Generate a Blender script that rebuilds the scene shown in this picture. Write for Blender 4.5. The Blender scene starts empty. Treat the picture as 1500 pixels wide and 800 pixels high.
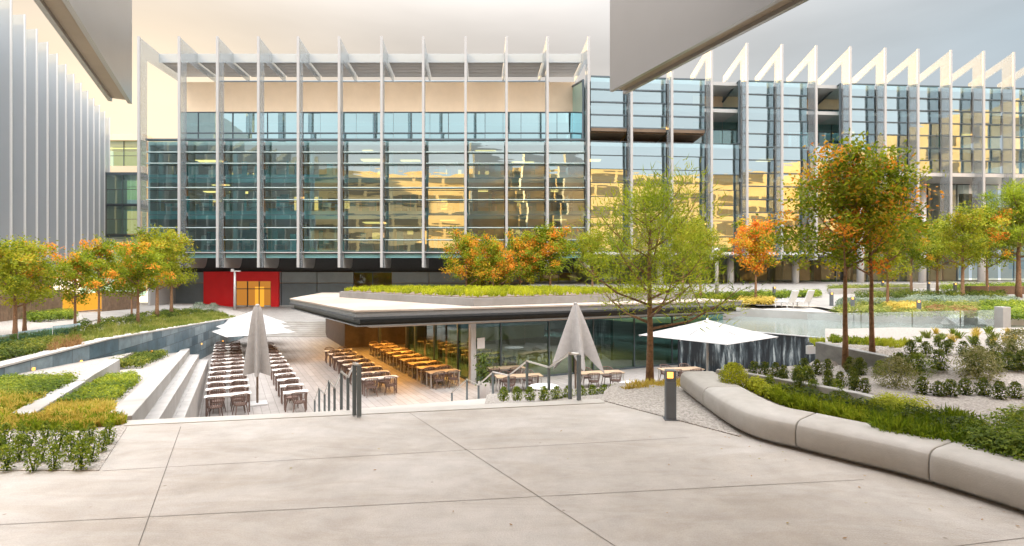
import bpy, math, random
from mathutils import Vector, Matrix
R = random.Random(11)
scn = bpy.context.scene
col = scn.collection
F, YH, ZE = 750.0, 405.0, 2.4
AX = Vector((-0.486, 0.874)); BX = Vector((0.874, 0.486)); YAW = math.radians(29.07)
ORD = ['first', 'second', 'third', 'fourth', 'fifth', 'sixth', 'seventh', 'eighth', 'ninth', 'tenth', 'eleventh', 'twelfth',
       'thirteenth', 'fourteenth', 'fifteenth', 'sixteenth', 'seventeenth', 'eighteenth', 'nineteenth', 'twentieth']

# ---------------------------------------------------------------- surveying helpers
def G(px, py, z=0.0):
    d = (ZE - z) * F / (py - YH)
    return Vector(((px - 750) / F * d, d, z))
def Q(px, d, z=0.0): return Vector(((px - 750) / F * d, d, z))
def ZP(py, d): return ZE - (py - YH) * d / F
def hit(px, py, zf):
    d = 3.0
    while d < 90:
        x = (px - 750) / F * d
        z = zf(x, d)
        if ZE - (py - YH) * d / F <= z: return Vector((x, d, z))
        d += 0.04
    return Vector(((px - 750) / F * 90, 90, 0))
def lerp(a, b, t): return a + (b - a) * t
def sstep(a, b, x):
    t = min(1, max(0, (x - a) / (b - a))); return t * t * (3 - 2 * t)

# ---------------------------------------------------------------- mesh builder
class MB:
    def __init__(s): s.v = []; s.f = []; s.t = []
    def add(s, vs, fs, t=0.0):
        n = len(s.v); s.v += [tuple(q) for q in vs]
        for f in fs: s.f.append([i + n for i in f]); s.t.append(t)
    def quad(s, a, b, c, d, t=0.0): s.add([a, b, c, d], [(0, 1, 2, 3)], t)
    def box(s, c, size, rz=0.0, t=0.0, m=None):
        hx, hy, hz = size[0] / 2, size[1] / 2, size[2] / 2
        vs = [Vector((x, y, z)) for z in (-hz, hz) for x, y in ((-hx, -hy), (hx, -hy), (hx, hy), (-hx, hy))]
        M = Matrix.Translation(Vector(c)) @ (m if m else Matrix.Rotation(rz, 4, 'Z'))
        s.add([M @ q for q in vs], [(3, 2, 1, 0), (4, 5, 6, 7), (0, 1, 5, 4), (1, 2, 6, 5), (2, 3, 7, 6), (3, 0, 4, 7)], t)
    def prism(s, poly, z0, z1, t=0.0):
        n = len(poly)
        area = sum(poly[i][0] * poly[(i + 1) % n][1] - poly[(i + 1) % n][0] * poly[i][1] for i in range(n))
        zt = z1 if isinstance(z1, (list, tuple)) else [z1] * n
        zb = z0 if isinstance(z0, (list, tuple)) else [z0] * n
        if area < 0: poly = poly[::-1]; zt = list(zt)[::-1]; zb = list(zb)[::-1]
        vs = [(p[0], p[1], zb[i]) for i, p in enumerate(poly)] + [(p[0], p[1], zt[i]) for i, p in enumerate(poly)]
        fs = [tuple(range(n - 1, -1, -1)), tuple(range(n, 2 * n))] + [(i, (i + 1) % n, n + (i + 1) % n, n + i) for i in range(n)]
        s.add(vs, fs, t)
    def plate(s, prof, org, dv, th):
        # profile of (depth, z) extruded by th sideways; org 2D, dv 2D unit depth direction
        n = len(prof); px, py = -dv[1], dv[0]
        a = sum(prof[i][0] * prof[(i + 1) % n][1] - prof[(i + 1) % n][0] * prof[i][1] for i in range(n))
        if a < 0: prof = prof[::-1]
        vs = [(org[0] + dv[0] * p[0] + px * th * k, org[1] + dv[1] * p[0] + py * th * k, p[1]) for k in (-.5, .5) for p in prof]
        fs = [tuple(range(n)), tuple(range(2 * n - 1, n - 1, -1))] + [(n + i, n + (i + 1) % n, (i + 1) % n, i) for i in range(n)]
        s.add(vs, fs)
    def wall(s, p, q, z0, z1, th):
        # vertical wall between 2D points; z1 can be a pair
        d = Vector((q[0] - p[0], q[1] - p[1])); d.normalize(); nx, ny = -d[1] * th / 2, d[0] * th / 2
        za, zb = z1 if isinstance(z1, (tuple, list)) else (z1, z1)
        s.prism([(p[0] - nx, p[1] - ny), (q[0] - nx, q[1] - ny), (q[0] + nx, q[1] + ny), (p[0] + nx, p[1] + ny)], z0, [za, zb, zb, za])
    def tube(s, pts, rad, n=8, t=0.0, cap=True):
        pts = [Vector(p) for p in pts]; base = len(s.v); m = len(pts)
        rad = rad if isinstance(rad, (list, tuple)) else [rad] * m
        for i, p in enumerate(pts):
            d = (pts[min(i + 1, m - 1)] - pts[max(i - 1, 0)]).normalized()
            u = d.cross(Vector((0, 0, 1)) if abs(d.z) < .9 else Vector((1, 0, 0))).normalized(); w = d.cross(u)
            for k in range(n):
                a = 2 * math.pi * k / n
                s.v.append(tuple(p + (u * math.cos(a) + w * math.sin(a)) * rad[i]))
        for i in range(m - 1):
            for k in range(n):
                s.f.append([base + i * n + k, base + (i + 1) * n + k, base + (i + 1) * n + (k + 1) % n, base + i * n + (k + 1) % n]); s.t.append(t)
        if cap:
            s.f.append([base + k for k in range(n)]); s.t.append(t)
            s.f.append([base + (m - 1) * n + k for k in range(n - 1, -1, -1)]); s.t.append(t)
    def lathe(s, prof, n=24, c=(0, 0, 0)):
        base = len(s.v)
        for r, z in prof:
            for k in range(n):
                a = 2 * math.pi * k / n; s.v.append((c[0] + r * math.cos(a), c[1] + r * math.sin(a), c[2] + z))
        for i in range(len(prof) - 1):
            for k in range(n):
                s.f.append([base + i * n + k, base + i * n + (k + 1) % n, base + (i + 1) * n + (k + 1) % n, base + (i + 1) * n + k]); s.t.append(0)
        s.f.append([base + (len(prof) - 1) * n + k for k in range(n)]); s.t.append(0)
        s.f.append([base + k for k in range(n - 1, -1, -1)]); s.t.append(0)
    def leaf(s, p, n, size, asp, t):
        n = Vector(n).normalized()
        u = n.cross(Vector((R.uniform(-1, 1), R.uniform(-1, 1), R.uniform(-1, 1)))).normalized(); w = n.cross(u)
        u = u * size; w = w * size * asp; p = Vector(p)
        s.add([p - u * .5, p + w * .5 - u * .05, p + u * .5, p - w * .5 + u * .05], [(0, 1, 2, 3)], t)
    def blade(s, p, tip, w, t, bend=.25):
        p = Vector(p); tip = Vector(tip); d = tip - p
        side = d.cross(Vector((R.uniform(-1, 1), R.uniform(-1, 1), .2))).normalized() * w * .5
        m = p + d * .55 + Vector((0, 0, d.length * bend))
        s.add([p - side, p + side, m + side * .8, m - side * .8, tip], [(0, 1, 2, 3), (3, 2, 4)], t)
    def data(s, name, mat, smooth=False, off=(0, 0, 0)):
        me = bpy.data.meshes.new(name)
        o = Vector(off)
        me.from_pydata([tuple(Vector(q) - o) for q in s.v], [], s.f)
        if any(s.t):
            a = me.attributes.new('tint', 'FLOAT', 'FACE'); a.data.foreach_set('value', s.t)
        me.materials.append(mat)
        if smooth: me.polygons.foreach_set('use_smooth', [True] * len(me.polygons))
        me.update()
        return me
    def part(s, name, mat, parent, smooth=False, bevel=0):
        o = bpy.data.objects.new(name, s.data(name, mat, smooth, OFF.get(parent.name, (0, 0, 0)))); col.objects.link(o)
        o.parent = parent; OFF[o.name] = OFF.get(parent.name, Vector((0, 0, 0)))
        if bevel: bev(o, bevel)
        return o
    def top(s, name, mat, base=(0, 0, 0), smooth=False, bevel=0):
        o = bpy.data.objects.new(name, s.data(name, mat, smooth, base)); col.objects.link(o)
        o.location = base; OFF[o.name] = Vector(base)
        if bevel: bev(o, bevel)
        return o
OFF = {}
def bev(o, w):
    m = o.modifiers.new('bevel', 'BEVEL'); m.width = w; m.segments = 2; m.limit_method = 'ANGLE'
def tag(o, label=None, cat=None, group=None, kind=None):
    if label: o['label'] = label
    if cat: o['category'] = cat
    if group: o['group'] = group
    if kind: o['kind'] = kind
    return o
def thing(name, label, cat, base=(0, 0, 0), group=None, rz=0, local=False):
    o = bpy.data.objects.new(name, None); col.objects.link(o); o.location = base; o.rotation_euler.z = rz
    OFF[o.name] = Vector((0, 0, 0)) if local else Vector(base)
    o.empty_display_size = .2
    return tag(o, label, cat, group)
def dup(root, loc, rz=0.0, label=None, sc=None, group=None):
    r = root.copy(); col.objects.link(r); r.location = loc; r.rotation_euler = (0, 0, rz)
    if sc is not None: r.scale = sc if isinstance(sc, (tuple, list)) else (sc, sc, sc)
    if label: r['label'] = label
    if group: r['group'] = group
    for ch in KIDS.get(root.name, []):
        c = ch.copy(); col.objects.link(c); c.parent = r
        for g in KIDS.get(ch.name, []):
            d = g.copy(); col.objects.link(d); d.parent = c
    return r
KIDS = {}
def freeze(root):
    KIDS[root.name] = [o for o in col.objects if o.parent == root]
    for c in KIDS[root.name]: KIDS[c.name] = [o for o in col.objects if o.parent == c]
class Placer:
    """first placement moves the prototype itself, later ones copy it"""
    def __init__(s, proto): s.p = proto; s.used = False; freeze(proto)
    def __call__(s, loc, rz, label, sc=None, group=None):
        if s.used: return dup(s.p, loc, rz, label, sc, group)
        s.used = True; s.p.location = loc; s.p.rotation_euler = (0, 0, rz); s.p['label'] = label
        if sc is not None: s.p.scale = sc if isinstance(sc, (tuple, list)) else (sc, sc, sc)
        if group: s.p['group'] = group
        return s.p

# ---------------------------------------------------------------- materials
def newmat(name):
    m = bpy.data.materials.new(name); m.use_nodes = True
    nt = m.node_tree; nt.nodes.clear()
    return m, nt, nt.nodes, nt.links
def surf(name, c, rough=.7, var=.15, scale=4.0, bump=0.0, metal=0.0, spec=.5, stain=0.0, bscale=None, coat=0):
    m, nt, N, L = newmat(name)
    out = N.new('ShaderNodeOutputMaterial'); b = N.new('ShaderNodeBsdfPrincipled'); L.new(b.outputs[0], out.inputs[0])
    tc = N.new('ShaderNodeTexCoord')
    n1 = N.new('ShaderNodeTexNoise'); n1.inputs['Scale'].default_value = scale; n1.inputs['Detail'].default_value = 8; n1.inputs['Roughness'].default_value = .65
    L.new(tc.outputs['Object'], n1.inputs['Vector'])
    r = N.new('ShaderNodeValToRGB'); e = r.color_ramp.elements
    e[0].position = .3; e[1].position = .7
    e[0].color = tuple(max(0, q * (1 - var)) for q in c) + (1,); e[1].color = tuple(min(1, q * (1 + var)) for q in c) + (1,)
    L.new(n1.outputs['Fac'], r.inputs['Fac']); last = r.outputs[0]
    if stain:
        n2 = N.new('ShaderNodeTexNoise'); n2.inputs['Scale'].default_value = scale * .12; n2.inputs['Detail'].default_value = 6; n2.inputs['Distortion'].default_value = .6
        L.new(tc.outputs['Object'], n2.inputs['Vector'])
        r2 = N.new('ShaderNodeValToRGB'); r2.color_ramp.elements[0].position = .38; r2.color_ramp.elements[1].position = .62
        r2.color_ramp.elements[0].color = (1 - stain, 1 - stain * 1.1, 1 - stain * 1.25, 1); r2.color_ramp.elements[1].color = (1, 1, 1, 1)
        L.new(n2.outputs['Fac'], r2.inputs['Fac'])
        mx = N.new('ShaderNodeMixRGB'); mx.blend_type = 'MULTIPLY'; mx.inputs[0].default_value = 1
        L.new(last, mx.inputs[1]); L.new(r2.outputs[0], mx.inputs[2]); last = mx.outputs[0]
    L.new(last, b.inputs['Base Color'])
    b.inputs['Roughness'].default_value = rough; b.inputs['Metallic'].default_value = metal; b.inputs['Specular IOR Level'].default_value = spec
    if coat: b.inputs['Coat Weight'].default_value = coat
    if bump:
        n3 = N.new('ShaderNodeTexNoise'); n3.inputs['Scale'].default_value = bscale or scale * 8; n3.inputs['Detail'].default_value = 5
        L.new(tc.outputs['Object'], n3.inputs['Vector'])
        bp = N.new('ShaderNodeBump'); bp.inputs['Strength'].default_value = bump; bp.inputs['Distance'].default_value = .02
        L.new(n3.outputs['Fac'], bp.inputs['Height']); L.new(bp.outputs[0], b.inputs['Normal'])
    return m
def tiled(name, c1, c2, mortar, w, h, ang, vertical=False, rough=.6, ms=.006, var=.12, offset=.5, bump=.2):
    m, nt, N, L = newmat(name)
    out = N.new('ShaderNodeOutputMaterial'); b = N.new('ShaderNodeBsdfPrincipled'); L.new(b.outputs[0], out.inputs[0])
    tc = N.new('ShaderNodeTexCoord'); mp = N.new('ShaderNodeMapping'); mp.vector_type = 'POINT'
    mp.inputs['Rotation'].default_value = (0, 0, -ang)
    L.new(tc.outputs['Object'], mp.inputs['Vector']); vec = mp.outputs[0]
    if vertical:
        sp = N.new('ShaderNodeSeparateXYZ'); cb = N.new('ShaderNodeCombineXYZ')
        L.new(vec, sp.inputs[0]); L.new(sp.outputs[0], cb.inputs[0]); L.new(sp.outputs[2], cb.inputs[1]); vec = cb.outputs[0]
    bt = N.new('ShaderNodeTexBrick'); bt.offset = offset
    bt.inputs['Color1'].default_value = c1 + (1,); bt.inputs['Color2'].default_value = c2 + (1,); bt.inputs['Mortar'].default_value = mortar + (1,)
    bt.inputs['Scale'].default_value = 1; bt.inputs['Mortar Size'].default_value = ms; bt.inputs['Brick Width'].default_value = w; bt.inputs['Row Height'].default_value = h
    L.new(vec, bt.inputs['Vector'])
    n = N.new('ShaderNodeTexNoise'); n.inputs['Scale'].default_value = 2.3; n.inputs['Detail'].default_value = 9; n.inputs['Roughness'].default_value = .7
    L.new(tc.outputs['Object'], n.inputs['Vector'])
    r = N.new('ShaderNodeValToRGB'); r.color_ramp.elements[0].position = .3; r.color_ramp.elements[1].position = .7
    r.color_ramp.elements[0].color = (1 - var * 2,) * 3 + (1,); r.color_ramp.elements[1].color = (1, 1, 1, 1)
    L.new(n.outputs['Fac'], r.inputs['Fac'])
    mx = N.new('ShaderNodeMixRGB'); mx.blend_type = 'MULTIPLY'; mx.inputs[0].default_value = 1
    L.new(bt.outputs['Color'], mx.inputs[1]); L.new(r.outputs[0], mx.inputs[2]); L.new(mx.outputs[0], b.inputs['Base Color'])
    b.inputs['Roughness'].default_value = rough
    bp = N.new('ShaderNodeBump'); bp.inputs['Strength'].default_value = bump; bp.inputs['Distance'].default_value = .01; bp.invert = True
    L.new(bt.outputs['Fac'], bp.inputs['Height']); L.new(bp.outputs[0], b.inputs['Normal'])
    return m
def leafmat(name, stops, trans=.5, rough=.6):
    m, nt, N, L = newmat(name)
    out = N.new('ShaderNodeOutputMaterial'); b = N.new('ShaderNodeBsdfPrincipled'); tr = N.new('ShaderNodeBsdfTranslucent'); mx = N.new('ShaderNodeMixShader')
    at = N.new('ShaderNodeAttribute'); at.attribute_name = 'tint'
    r = N.new('ShaderNodeValToRGB'); e = r.color_ramp.elements
    while len(e) < len(stops): e.new(.5)
    for i, (p, c) in enumerate(stops): e[i].position = p; e[i].color = c + (1,)
    L.new(at.outputs['Fac'], r.inputs['Fac'])
    L.new(r.outputs[0], b.inputs['Base Color']); L.new(r.outputs[0], tr.inputs['Color'])
    b.inputs['Roughness'].default_value = rough; b.inputs['Specular IOR Level'].default_value = .3
    mx.inputs[0].default_value = trans
    L.new(b.outputs[0], mx.inputs[1]); L.new(tr.outputs[0], mx.inputs[2]); L.new(mx.outputs[0], out.inputs[0])
    return m
def glass(name, tint, refl=(.9, .97, 1), base=.12, top=.9, rough=.0, bump=0.0, bscale=.6):
    m, nt, N, L = newmat(name)
    out = N.new('ShaderNodeOutputMaterial'); t = N.new('ShaderNodeBsdfTransparent'); g = N.new('ShaderNodeBsdfGlossy'); mx = N.new('ShaderNodeMixShader')
    t.inputs[0].default_value = tint + (1,); g.inputs[0].default_value = refl + (1,); g.inputs['Roughness'].default_value = rough
    lw = N.new('ShaderNodeFresnel'); lw.inputs['IOR'].default_value = 1.5
    mr = N.new('ShaderNodeMapRange'); mr.inputs['From Min'].default_value = .04; mr.inputs['From Max'].default_value = 1
    mr.inputs['To Min'].default_value = base; mr.inputs['To Max'].default_value = top
    L.new(lw.outputs[0], mr.inputs[0]); L.new(mr.outputs[0], mx.inputs[0])
    if bump:
        tc = N.new('ShaderNodeTexCoord'); n = N.new('ShaderNodeTexNoise'); n.inputs['Scale'].default_value = bscale; n.inputs['Detail'].default_value = 2
        mp = N.new('ShaderNodeMapping'); mp.inputs['Scale'].default_value = (.35, 1, 1.6); L.new(tc.outputs['Object'], mp.inputs[0]); L.new(mp.outputs[0], n.inputs['Vector'])
        bp = N.new('ShaderNodeBump'); bp.inputs['Strength'].default_value = bump; bp.inputs['Distance'].default_value = .05
        L.new(n.outputs['Fac'], bp.inputs['Height']); L.new(bp.outputs[0], g.inputs['Normal'])
    L.new(t.outputs[0], mx.inputs[1]); L.new(g.outputs[0], mx.inputs[2]); L.new(mx.outputs[0], out.inputs[0])
    return m
def emit(name, c, s):
    m, nt, N, L = newmat(name)
    out = N.new('ShaderNodeOutputMaterial'); e = N.new('ShaderNodeEmission'); e.inputs[0].default_value = c + (1,); e.inputs[1].default_value = s
    L.new(e.outputs[0], out.inputs[0]); return m

M = {}
def plazamat():
    m = surf('plaza concrete', (.475, .455, .435), .74, .11, 2.6, .25, stain=.18, bscale=55)
    nt = m.node_tree; N, L = nt.nodes, nt.links; b = [n for n in N if n.type == 'BSDF_PRINCIPLED'][0]; src = b.inputs['Base Color'].links[0].from_socket
    tc = N.new('ShaderNodeTexCoord')
    def layer(src, node_out, lo, hi, dark):
        r = N.new('ShaderNodeValToRGB'); r.color_ramp.elements[0].position = lo; r.color_ramp.elements[1].position = hi
        r.color_ramp.elements[0].color = dark + (1,); r.color_ramp.elements[1].color = (1, 1, 1, 1)
        L.new(node_out, r.inputs['Fac']); mx = N.new('ShaderNodeMixRGB'); mx.blend_type = 'MULTIPLY'; mx.inputs[0].default_value = 1
        L.new(src, mx.inputs[1]); L.new(r.outputs[0], mx.inputs[2]); return mx.outputs[0]
    v = N.new('ShaderNodeTexVoronoi'); v.inputs['Scale'].default_value = 2.1; v.inputs['Randomness'].default_value = 1; L.new(tc.outputs['Object'], v.inputs['Vector'])
    src = layer(src, v.outputs['Distance'], .02, .05, (.62, .58, .54))              # gum marks and specks
    mp = N.new('ShaderNodeMapping'); mp.inputs['Scale'].default_value = (.5, 1.8, 1); mp.inputs['Rotation'].default_value = (0, 0, .6); L.new(tc.outputs['Object'], mp.inputs[0])
    n = N.new('ShaderNodeTexNoise'); n.inputs['Scale'].default_value = .9; n.inputs['Detail'].default_value = 10; n.inputs['Roughness'].default_value = .72; n.inputs['Distortion'].default_value = 1.2; L.new(mp.outputs[0], n.inputs['Vector'])
    src = layer(src, n.outputs['Fac'], .40, .56, (.89, .865, .83))                    # trowel smears and old wet stains
    g = N.new('ShaderNodeTexNoise'); g.inputs['Scale'].default_value = 70; g.inputs['Detail'].default_value = 3; L.new(tc.outputs['Object'], g.inputs['Vector'])
    src = layer(src, g.outputs['Fac'], .30, .62, (.86, .85, .84))                    # fine aggregate
    L.new(src, b.inputs['Base Color']); return m
M['concrete'] = plazamat()
M['coping'] = surf('pale coping', (.46, .445, .42), .7, .06, 3, .08, stain=.12)
M['bench'] = surf('cast concrete', (.47, .455, .435), .75, .08, 5, .12, stain=.16, bscale=60)
M['whitewall'] = surf('white concrete', (.40, .395, .385), .75, .07, 3, .06, stain=.22)
M['joint'] = surf('joint', (.10, .09, .08), .9)
M['gravel'] = surf('gravel', (.34, .315, .29), .9, .6, 28, .9, bscale=34)
M['soil'] = surf('soil', (.16, .12, .09), .95, .3, 6, .6)
M['ground'] = surf('ground', (.30, .28, .25), .9, .2, .4, .1)
M['court'] = tiled('court paving', (.36, .335, .32), (.30, .28, .265), (.17, .155, .145), 1.8, .30, YAW + math.pi / 2, ms=.01)
M['tier'] = tiled('tier paving', (.43, .42, .41), (.39, .38, .37), (.25, .24, .23), .6, .6, YAW, ms=.008)
M['terrace'] = tiled('terrace paving', (.33, .315, .295), (.28, .265, .25), (.18, .17, .16), 1.2, .6, YAW, ms=.008)
M['stone'] = tiled('blue stone', (.045, .115, .165), (.28, .375, .425), (.035, .06, .08), 1.25, .55, math.atan2(30, -9), True, .42, .014, .26)
M['greystone'] = surf('grey stone', (.30, .31, .32), .6, .25, 5, .2, stain=.2)
def frosted(name, c, clear):
    m, nt, N, L = newmat(name)
    out = N.new('ShaderNodeOutputMaterial'); t = N.new('ShaderNodeBsdfTransparent'); b = N.new('ShaderNodeBsdfPrincipled'); tr = N.new('ShaderNodeBsdfTranslucent'); m1 = N.new('ShaderNodeMixShader'); m2 = N.new('ShaderNodeMixShader')
    t.inputs[0].default_value = (.93, .97, 1, 1); b.inputs['Base Color'].default_value = c + (1,); b.inputs['Roughness'].default_value = .35; tr.inputs[0].default_value = c + (1,)
    m1.inputs[0].default_value = .3; L.new(b.outputs[0], m1.inputs[1]); L.new(tr.outputs[0], m1.inputs[2])
    m2.inputs[0].default_value = 1 - clear; L.new(t.outputs[0], m2.inputs[1]); L.new(m1.outputs[0], m2.inputs[2]); L.new(m2.outputs[0], out.inputs[0]); return m
M['finglass'] = frosted('frosted glass fin', (.35, .365, .375), .58)
M['finmilk'] = frosted('milky glass fin', (.46, .49, .515), .32)
M['fin'] = surf('pale fin panels', (.41, .405, .40), .42, .05, .5, 0, stain=.08)
M['finleft'] = tiled('white fin panels', (.42, .425, .43), (.45, .45, .455), (.37, .375, .38), 30, 3.4, 0, True, .4, .02, .06, 0)
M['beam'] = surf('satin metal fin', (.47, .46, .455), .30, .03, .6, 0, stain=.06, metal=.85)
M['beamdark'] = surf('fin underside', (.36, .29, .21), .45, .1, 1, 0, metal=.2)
M['cream'] = surf('cream panels', (.80, .64, .46), .6, .04, .7, 0)
M['slab'] = surf('floor slab', (.42, .43, .43), .7, .05)
M['dark'] = surf('dark metal', (.035, .04, .045), .4, .2)
M['frame'] = surf('window frame', (.10, .13, .15), .4, .1, metal=.4)
M['alum'] = surf('grey aluminium', (.55, .55, .55), .4, .06, metal=.3)
M['interior'] = surf('office wall', (.70, .66, .60), .8, .25, .3)
M['teal'] = surf('teal partition', (.16, .46, .48), .6, .3, .6)
M['ochre'] = surf('ochre partition', (.55, .30, .08), .6, .3, .6)
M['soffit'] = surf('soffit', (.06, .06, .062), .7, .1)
M['browns'] = surf('brown soffit', (.16, .11, .07), .6, .15)
M['gpanel'] = surf('ground floor panels', (.15, .185, .21), .3, .12, .6)
M['gpanel2'] = surf('pale ground floor band', (.24, .28, .30), .3, .12, .6)
M['reveal'] = surf('window glass seen far off', (.22, .17, .11), .3, .2)
M['lobbyglow'] = emit('lobby glow', (1, .40, .07), .30)  # orange light put into a flat glowing panel, no lamp behind it
M['planterface'] = surf('grey planter face', (.26, .255, .25), .6, .08, 3, .05, stain=.15)
M['red'] = surf('red portal', (.80, .014, .018), .4, .06, .8)
M['orangewood'] = surf('warm timber', (.55, .27, .07), .5, .2, 1.5)
M['glassT'] = glass('office glass', (.50, .86, .87), refl=(.80, .97, .98), base=.28, bump=.18)
M['glassM'] = glass('brighter office glass', (.46, .80, .82), refl=(.82, .96, .97), base=.46, bump=.2)
M['glassW'] = glass('wing glass', (.42, .70, .75), refl=(.76, .94, 1), base=.55, bump=.22)
M['glassC'] = glass('clerestory glass', (.30, .70, .76), refl=(.66, .94, 1), base=.60, bump=.02)
M['glassP'] = glass('pavilion glass', (.24, .62, .60), refl=(.85, .98, .98), base=.17, bump=.02)
M['glassD'] = glass('dark lower glass', (.40, .50, .50), base=.12)
M['louvergrey'] = surf('grey canopy slats', (.22, .215, .21), .5, .06)
M['louver'] = surf('pale louvre', (.52, .66, .66), .4, .05)
M['spandrel'] = surf('teal spandrel', (.22, .47, .50), .5, .2, .5)
M['edgewhite'] = surf('white fin edge', (.56, .57, .58), .4, .03)
M['edge'] = surf('fin edge trim', (.38, .38, .38), .4, .03)
M['glassR'] = glass('clear balustrade glass', (.95, .97, .97), base=.015, top=.5)
M['glassB'] = glass('green edge glass', (.42, .70, .68), base=.25)
M['lightW'] = emit('warm ceiling light', (1, .55, .16), 1.5)
M['lit'] = emit('lamp lens', (1, .42, .07), 2.2)
M['goldglow'] = emit('gold glow panel', (1, .62, .24), .6)  # gold reflection and interior light put into a self-glowing surface
M['roomglow'] = emit('warm glow panel', (1, .50, .14), .9)  # warm room light put into panels that glow by themselves
M['amberglow'] = emit('amber glow panel', (1, .45, .05), .6)  # amber light put into a self-glowing surface for door and fence
M['rooftop'] = surf('roof membrane', (.39, .33, .28), .85, .10, 1.2, .1, stain=.2)
M['fascia'] = surf('fascia metal', (.23, .24, .25), .4, .08, metal=.2)
M['soffitw'] = surf('timber ceiling', (.62, .52, .42), .6, .08)
M['darkwood'] = surf('dark timber wall', (.075, .052, .04), .55, .3, 2)
M['wood'] = surf('fence timber', (.22, .145, .095), .75, .35, 3, .2)
M['tabletop'] = surf('pale table top', (.66, .63, .60), .45, .05, 6)
M['woodtop'] = surf('oak table top', (.38, .28, .19), .45, .14, 5)
M['wicker'] = surf('brown wicker', (.155, .10, .082), .65, .45, 30, .6)
M['steel'] = surf('brushed steel', (.62, .60, .57), .3, .06, 4, metal=.8)
M['post'] = surf('painted grey steel', (.135, .165, .18), .42, .1, 3)
M['bollard'] = surf('bollard grey', (.12, .135, .155), .45, .1, 4)
M['canvas'] = surf('grey canvas', (.30, .285, .275), .85, .1, 5, .15)
M['canvasw'] = surf('white canvas', (.37, .37, .37), .85, .03, 3, .08)
M['white'] = surf('white paint', (.62, .62, .62), .5, .03)
M['bark'] = surf('brown bark', (.26, .15, .085), .9, .45, 14, .9)
M['barkg'] = surf('grey brown bark', (.27, .20, .15), .9, .35, 14, .8)
M['barkd'] = surf('dark bark', (.27, .15, .08), .9, .45, 14, .9)
M['stonefac'] = surf('golden stone', (.78, .56, .28), .7, .08, .4)
M['rock'] = surf('white rock', (.72, .70, .67), .8, .12, 6, .5)
M['pot'] = surf('white pot', (.72, .70, .70), .5, .05)
M['brownbench'] = surf('brown bench', (.15, .085, .05), .6, .2, 3)

# water & waterfall
def water(name):
    m, nt, N, L = newmat(name)
    out = N.new('ShaderNodeOutputMaterial'); b = N.new('ShaderNodeBsdfPrincipled'); L.new(b.outputs[0], out.inputs[0])
    b.inputs['Base Color'].default_value = (.17, .21, .20, 1); b.inputs['Roughness'].default_value = .16; b.inputs['Specular IOR Level'].default_value = .4
    tc = N.new('ShaderNodeTexCoord'); n = N.new('ShaderNodeTexNoise'); n.inputs['Scale'].default_value = 3; n.inputs['Detail'].default_value = 3
    L.new(tc.outputs['Object'], n.inputs['Vector']); bp = N.new('ShaderNodeBump'); bp.inputs['Strength'].default_value = .15; bp.inputs['Distance'].default_value = .03
    L.new(n.outputs['Fac'], bp.inputs['Height']); L.new(bp.outputs[0], b.inputs['Normal']); return m
M['water'] = water('pool water')
def fallmat():
    m, nt, N, L = newmat('falling water over dark stone')
    out = N.new('ShaderNodeOutputMaterial'); b = N.new('ShaderNodeBsdfPrincipled'); L.new(b.outputs[0], out.inputs[0])
    tc = N.new('ShaderNodeTexCoord'); mp = N.new('ShaderNodeMapping'); mp.inputs['Scale'].default_value = (3.6, 3.6, .35)
    L.new(tc.outputs['Object'], mp.inputs[0])
    n = N.new('ShaderNodeTexNoise'); n.inputs['Scale'].default_value = 1.3; n.inputs['Detail'].default_value = 6; n.inputs['Roughness'].default_value = .7; L.new(mp.outputs[0], n.inputs['Vector'])
    r = N.new('ShaderNodeValToRGB'); e = r.color_ramp.elements
    e[0].position = .46; e[0].color = (.012, .018, .024, 1); e[1].position = .68; e[1].color = (.55, .62, .64, 1)
    k = e.new(.56); k.color = (.07, .095, .11, 1)
    L.new(n.outputs['Fac'], r.inputs['Fac']); L.new(r.outputs[0], b.inputs['Base Color'])
    b.inputs['Roughness'].default_value = .18
    bp = N.new('ShaderNodeBump'); bp.inputs['Strength'].default_value = .5; bp.inputs['Distance'].default_value = .05
    L.new(n.outputs['Fac'], bp.inputs['Height']); L.new(bp.outputs[0], b.inputs['Normal']); return m
M['fall'] = fallmat()

LM = {}
LM['autumn'] = leafmat('autumn leaves', [(0, (.10, .17, .008)), (.42, (.33, .38, .018)), (.58, (.54, .42, .025)), (.76, (.78, .34, .035)), (1, (.70, .17, .025))])
LM['yellowgreen'] = leafmat('yellow green leaves', [(0, (.09, .14, .008)), (.5, (.30, .34, .02)), (.85, (.46, .42, .03)), (1, (.50, .28, .03))])
LM['pine'] = leafmat('pine needles', [(0, (.10, .16, .008)), (.5, (.32, .40, .022)), (1, (.54, .55, .05))])
LM['dark'] = leafmat('dark box leaves', [(0, (.03, .06, .006)), (.6, (.11, .155, .014)), (1, (.28, .28, .03))])
LM['green'] = leafmat('green leaves', [(0, (.05, .10, .010)), (.6, (.20, .28, .022)), (1, (.42, .44, .04))])
LM['fresh'] = leafmat('fresh green blades', [(0, (.10, .17, .01)), (.6, (.30, .38, .02)), (1, (.58, .56, .06))])
LM['lime'] = leafmat('lime leaves', [(0, (.20, .25, .010)), (.6, (.50, .53, .02)), (1, (.72, .66, .06))])
LM['gold'] = leafmat('golden grass', [(0, (.36, .29, .04)), (.5, (.64, .48, .10)), (1, (.66, .58, .15))])
LM['grass'] = leafmat('light grass', [(0, (.09, .14, .02)), (.6, (.26, .30, .05)), (1, (.44, .40, .13))])
LM['teal'] = leafmat('grey green leaves', [(0, (.12, .18, .13)), (.6, (.28, .34, .25)), (1, (.42, .46, .36))])
LM['bronze'] = leafmat('bronze grass', [(0, (.20, .10, .04)), (.6, (.40, .24, .10)), (1, (.30, .30, .08))])
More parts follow.
